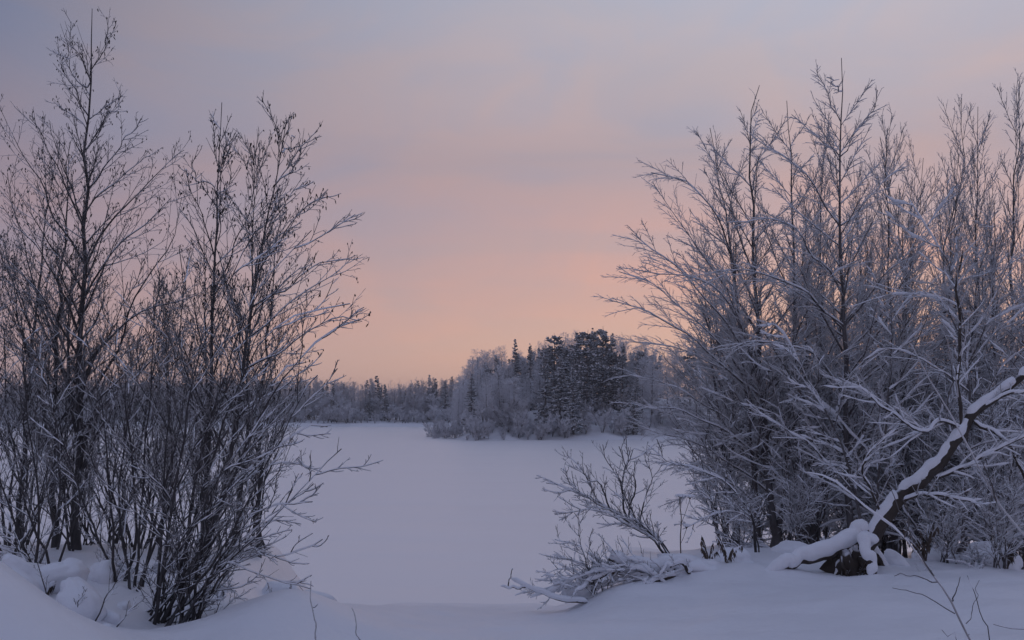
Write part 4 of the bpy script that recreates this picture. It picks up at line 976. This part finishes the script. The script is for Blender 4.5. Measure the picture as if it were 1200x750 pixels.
def leaves(mb, tips, rng, L0, m=0):
    """limp folded leaves hanging from points"""
    n = len(tips); l = L0 * rng.uniform(.6, 1.3, (n, 1)); a = rng.uniform(0, 6.28, n)
    side = np.stack([np.cos(a), np.sin(a), np.zeros(n)], -1); fw_ = np.stack([-np.sin(a), np.cos(a), np.zeros(n)], -1)
    dn = np.array([0, 0, -1.]) + fw_ * rng.uniform(-.4, .4, (n, 1)); w = l * rng.uniform(.10, .2, (n, 1))
    v = np.stack([tips, tips + dn * l * .4 + side * w, tips + dn * l + fw_ * l * .15, tips + dn * l * .4 - side * w, tips + dn * l * .45 + fw_ * w * .8], 1)
    b = np.arange(n)[:, None] * 5
    mb.add(v, t=np.concatenate([b + [0, 1, 4], b + [1, 2, 4], b + [2, 3, 4], b + [3, 0, 4]]), m=m)
def dry_plant(px, py, d, h, seed, label, n=7, nl=14, L0=.10, name='dry_plant'):
    q = np.random.default_rng(seed); b0 = at(px, py, d); b0[2] = gz(b0[0], d)
    t = thing(name, b0, label, 'dry plant')
    for k in range(n):
        a = q.uniform(0, 6.28); s = np.linspace(0, 1, 7)
        hh = h * q.uniform(.6, 1.1); out = h * q.uniform(.15, .55)
        P = np.stack([b0[0] + np.cos(a) * out * s ** 1.4, b0[1] + np.sin(a) * out * s ** 1.4, b0[2] - .05 + hh * (s * 1.25 - .35 * s ** 3)], -1)
        o = MB().tubes(P, .004 * (1 - .5 * s), 4).build('stem', M['dry'], t, b0)
        f = q.uniform(.35, 1, nl) * 6; i = np.clip(f.astype(int), 0, 5); w = (f - i)[:, None]
        lf = MB(); leaves(lf, P[i] * (1 - w) + P[i + 1] * w, q, L0 * .6); lf.build('leaf_spray', M['dry'], o, b0, kind='stuff')
        MB().snow(P, .004 * np.ones(7), .008, q, 5).build('snow', M['cover'], o, b0)
dry_plant(830, 668, 9.4, .32, 1, 'curled brown leaves hanging over snow next to the broken bough')
dry_plant(852, 672, 9.3, .30, 2, 'second tuft of hanging brown leaves, nearer the fallen trunk', 6)
dry_plant(45, 672, 7.5, .26, 3, 'tangled dry grass tuft poking out between snow clumps', 9, 12, .09, 'grass_tuft')
dry_plant(218, 735, 8.4, .30, 4, 'withered leaves hanging under the lowest willow stems', 5)
dry_plant(1085, 655, 9.9, .45, 5, 'dark withered growth in the hollow behind the fallen trunk', 9, 18, .11)
dry_plant(1180, 655, 9.9, .45, 6, 'dark withered growth under the scrub by the frame edge', 9, 18, .11)

def umbel(px, py, top, d, seed, label):
    q = np.random.default_rng(seed); b0 = at(px, py, d); b0[2] = min(b0[2], gz(b0[0], d)); tip = at(px - 1, top, d)
    t = thing('dry_umbel', b0, label, 'dry plant')
    MB().tubes(wiggle(spline([b0 - [0, 0, .1], (b0 + tip) / 2, tip], 10), .006, q), np.linspace(.007, .004, 10), 5).build('stem', M['dry'], t, b0)
    for (ox, oz, r, st) in [(0, 0, .055, 1.0), (.09, -.01, .04, .8), (.055, -.28, .03, .55)]:
        c = tip + [ox, q.normal(0, .02), oz]; s0 = b0 + (tip - b0) * st - [0, 0, .12]
        P = [spline([s0, (s0 + c) / 2 + [0, 0, -.01], c], 6)]; R = [np.full(6, .003)]
        for k in range(16):
            a = k * 2.4; rr2 = r * math.sqrt((k + .5) / 16); e = c + [cos(a) * rr2, sin(a) * rr2, .035 - rr2 * .2]
            P.append(spline([c, (c + e) / 2 + [0, 0, .006], e], 6)); R.append(np.full(6, .002))
        h = MB().tubes(np.stack(P), np.stack(R), 4).build('flower_head', M['dry'], t, b0, kind='stuff')
        cap = MB()
        for k in range(16): cap.tubes(np.stack([P[k + 1][-1] + [0, 0, z] for z in (-.006, 0, .01, .016)]), np.array([.004, .012, .010, .001]), 6)
        cap.build('snow', M['cover'], h, b0, kind='stuff')
umbel(798, 642, 584, 9.3, 5, 'dead umbel stalk carrying snow caps, standing in the gap over the ice')

def shoot(name, pts, r, label, group, sides=(), snow=.006, seed=0, cat='seedling', stop=None):
    q = np.random.default_rng(seed); P0 = [at(*p) for p in pts]
    b0 = P0[0].copy(); b0[2] = min(b0[2], gz(b0[0], b0[1]) - .02)
    if b0[2] < P0[0][2] - .03: P0 = [b0] + P0
    t = thing(name, b0, label, cat, group)
    K = 22; P = wiggle(spline(P0, K), .006, q); R = np.linspace(r, r * .35, K)
    if snow > .004: R = R * (1 + .12 * np.sin(np.arange(K) * 2.1))
    MB().tubes(P, R, 7).build('stem', M['birch_twig' if r > .0045 else 'alder'], t, b0)
    if snow: MB().snow(P, R, snow, q, 6).build('snow', M['cover'], t, b0)
    bud = MB(); k = np.arange(2, K, 2); s_ = q.choice([-1, 1], len(k))
    for j, sg in zip(k, s_):
        e = P[j] + np.array([sg * R[j] * 1.6, 0, R[j] * 2.2]); bud.tubes(np.stack([P[j], (P[j] + e) / 2, e]), np.array([R[j] * .5, R[j] * .55, R[j] * .1]), 5)
    bud.build('bud_row', M['alder'], t, b0, kind='stuff')
    for pts2 in sides:
        Q = wiggle(spline([at(*p) for p in pts2], 14), .005, q); R2 = np.linspace(r * .5, r * .25, 14)
        b = MB().tubes(Q, R2, 6).build('branch', M['birch'], t, b0)
        if snow > .1: MB().snow(Q, R2, snow * .9, q, 5).build('snow', M['cover'], b, b0)
    return t
GS = 'slender bare shoots close to the viewer'
shoot('sapling', [(1142, 756, 4.0), (1137, 748, 4.0), (1115, 706, 4.0), (1095, 676, 4.0), (1067, 638, 4.0), (1040, 612, 4.0), (1016, 592, 4.05), (975, 562, 4.1), (942, 553, 4.1)], .0058, 'frosted bare sapling slanting across the snow before the fallen trunk', GS,
      [[(1095, 676, 4.0), (1075, 640, 3.95), (1054, 597, 3.9), (1038, 560, 3.9)], [(1119, 719, 4.0), (1095, 705, 4.05), (1067, 690, 4.1), (1045, 690, 4.1)], [(1099, 682, 4.0), (1075, 676, 4.0), (1045, 671, 4.05)], [(1117, 704, 4.0), (1122, 690, 3.95), (1123, 676, 3.95)], [(1060, 630, 4.0), (1066, 600, 4.0), (1058, 585, 4.0)]], .0042, 1)
shoot('sapling', [(1240, 700, 4.4), (1200, 626, 4.4), (1168, 588, 4.4), (1130, 515, 4.45), (1095, 450, 4.5), (1066, 404, 4.5)], .007, 'long thin frosted shoot reaching in from the frame edge', GS, [[(1168, 588, 4.4), (1160, 560, 4.35), (1150, 540, 4.3)], [(1110, 476, 4.5), (1116, 440, 4.5), (1114, 420, 4.5)]], .0045, 2)
shoot('sapling', [(1158, 756, 3.9), (1150, 725, 3.9), (1143, 698, 3.9), (1135, 676, 3.95)], .0035, 'short dark upright shoot beside the slanting sapling', GS, [[(1132, 731, 3.9), (1141, 708, 3.9), (1147, 682, 3.9)]], .002, 3)
shoot('sapling', [(1230, 742, 3.8), (1200, 735, 3.8), (1180, 732, 3.8), (1165, 729, 3.8)], .0035, 'dark shoot lying almost flat at the frame edge', GS, [], .002, 4)
shoot('sapling', [(1122, 756, 3.8), (1112, 746, 3.8), (1106, 738, 3.8)], .003, 'stubby dark shoot at the foot of the slanting sapling', GS, [], .002, 5)
shoot('sapling', [(372, 768, 6.2), (369, 735, 6.2), (366, 705, 6.2), (364, 682, 6.2)], .006, 'taller of two bare stalks in the open snow, touched by a drooping twig', GS, [[(367, 712, 6.2), (370, 709, 6.2), (373, 707, 6.2)]], .0, 6)
shoot('sapling', [(424, 770, 6.2), (420, 745, 6.2), (417, 725, 6.2), (414, 711, 6.2)], .006, 'shorter of two bare stalks in the open snow', GS, [], .0, 7)
shoot('seedling', [(341, 694, 10.2), (341, 689, 10.2), (341, 685, 10.2)], .02, 'tiny dark seedling tip between two snow hummocks', None, [], .0, 8)

# ------------------------------------------------------------------ frosty air
hb = MB()
x0, x1, y0_, y1_, z0_, z1_ = -1500, 1500, -80, 1500, -2.0, 16.0
hb.add([(x, y, z) for z in (z0_, z1_) for y in (y0_, y1_) for x in (x0, x1)], [(0, 2, 3, 1), (4, 5, 7, 6), (0, 1, 5, 4), (2, 6, 7, 3), (0, 4, 6, 2), (1, 3, 7, 5)])
hm = bpy.data.materials.new('frosty_air'); hm.use_nodes = True; ht = hm.node_tree; ht.nodes.clear()
pv = ht.nodes.new('ShaderNodeVolumePrincipled'); pv.inputs['Color'].default_value = (.86, .88, .93, 1); pv.inputs['Density'].default_value = HAZE; pv.inputs['Anisotropy'].default_value = .2
ho = ht.nodes.new('ShaderNodeOutputMaterial'); ht.links.new(pv.outputs[0], ho.inputs['Volume'])
hz_o = hb.build('haze', hm, smooth=False); hz_o['kind'] = 'stuff'; tag(hz_o, 'thin frosty haze lying over the frozen lake and its shores', 'haze')
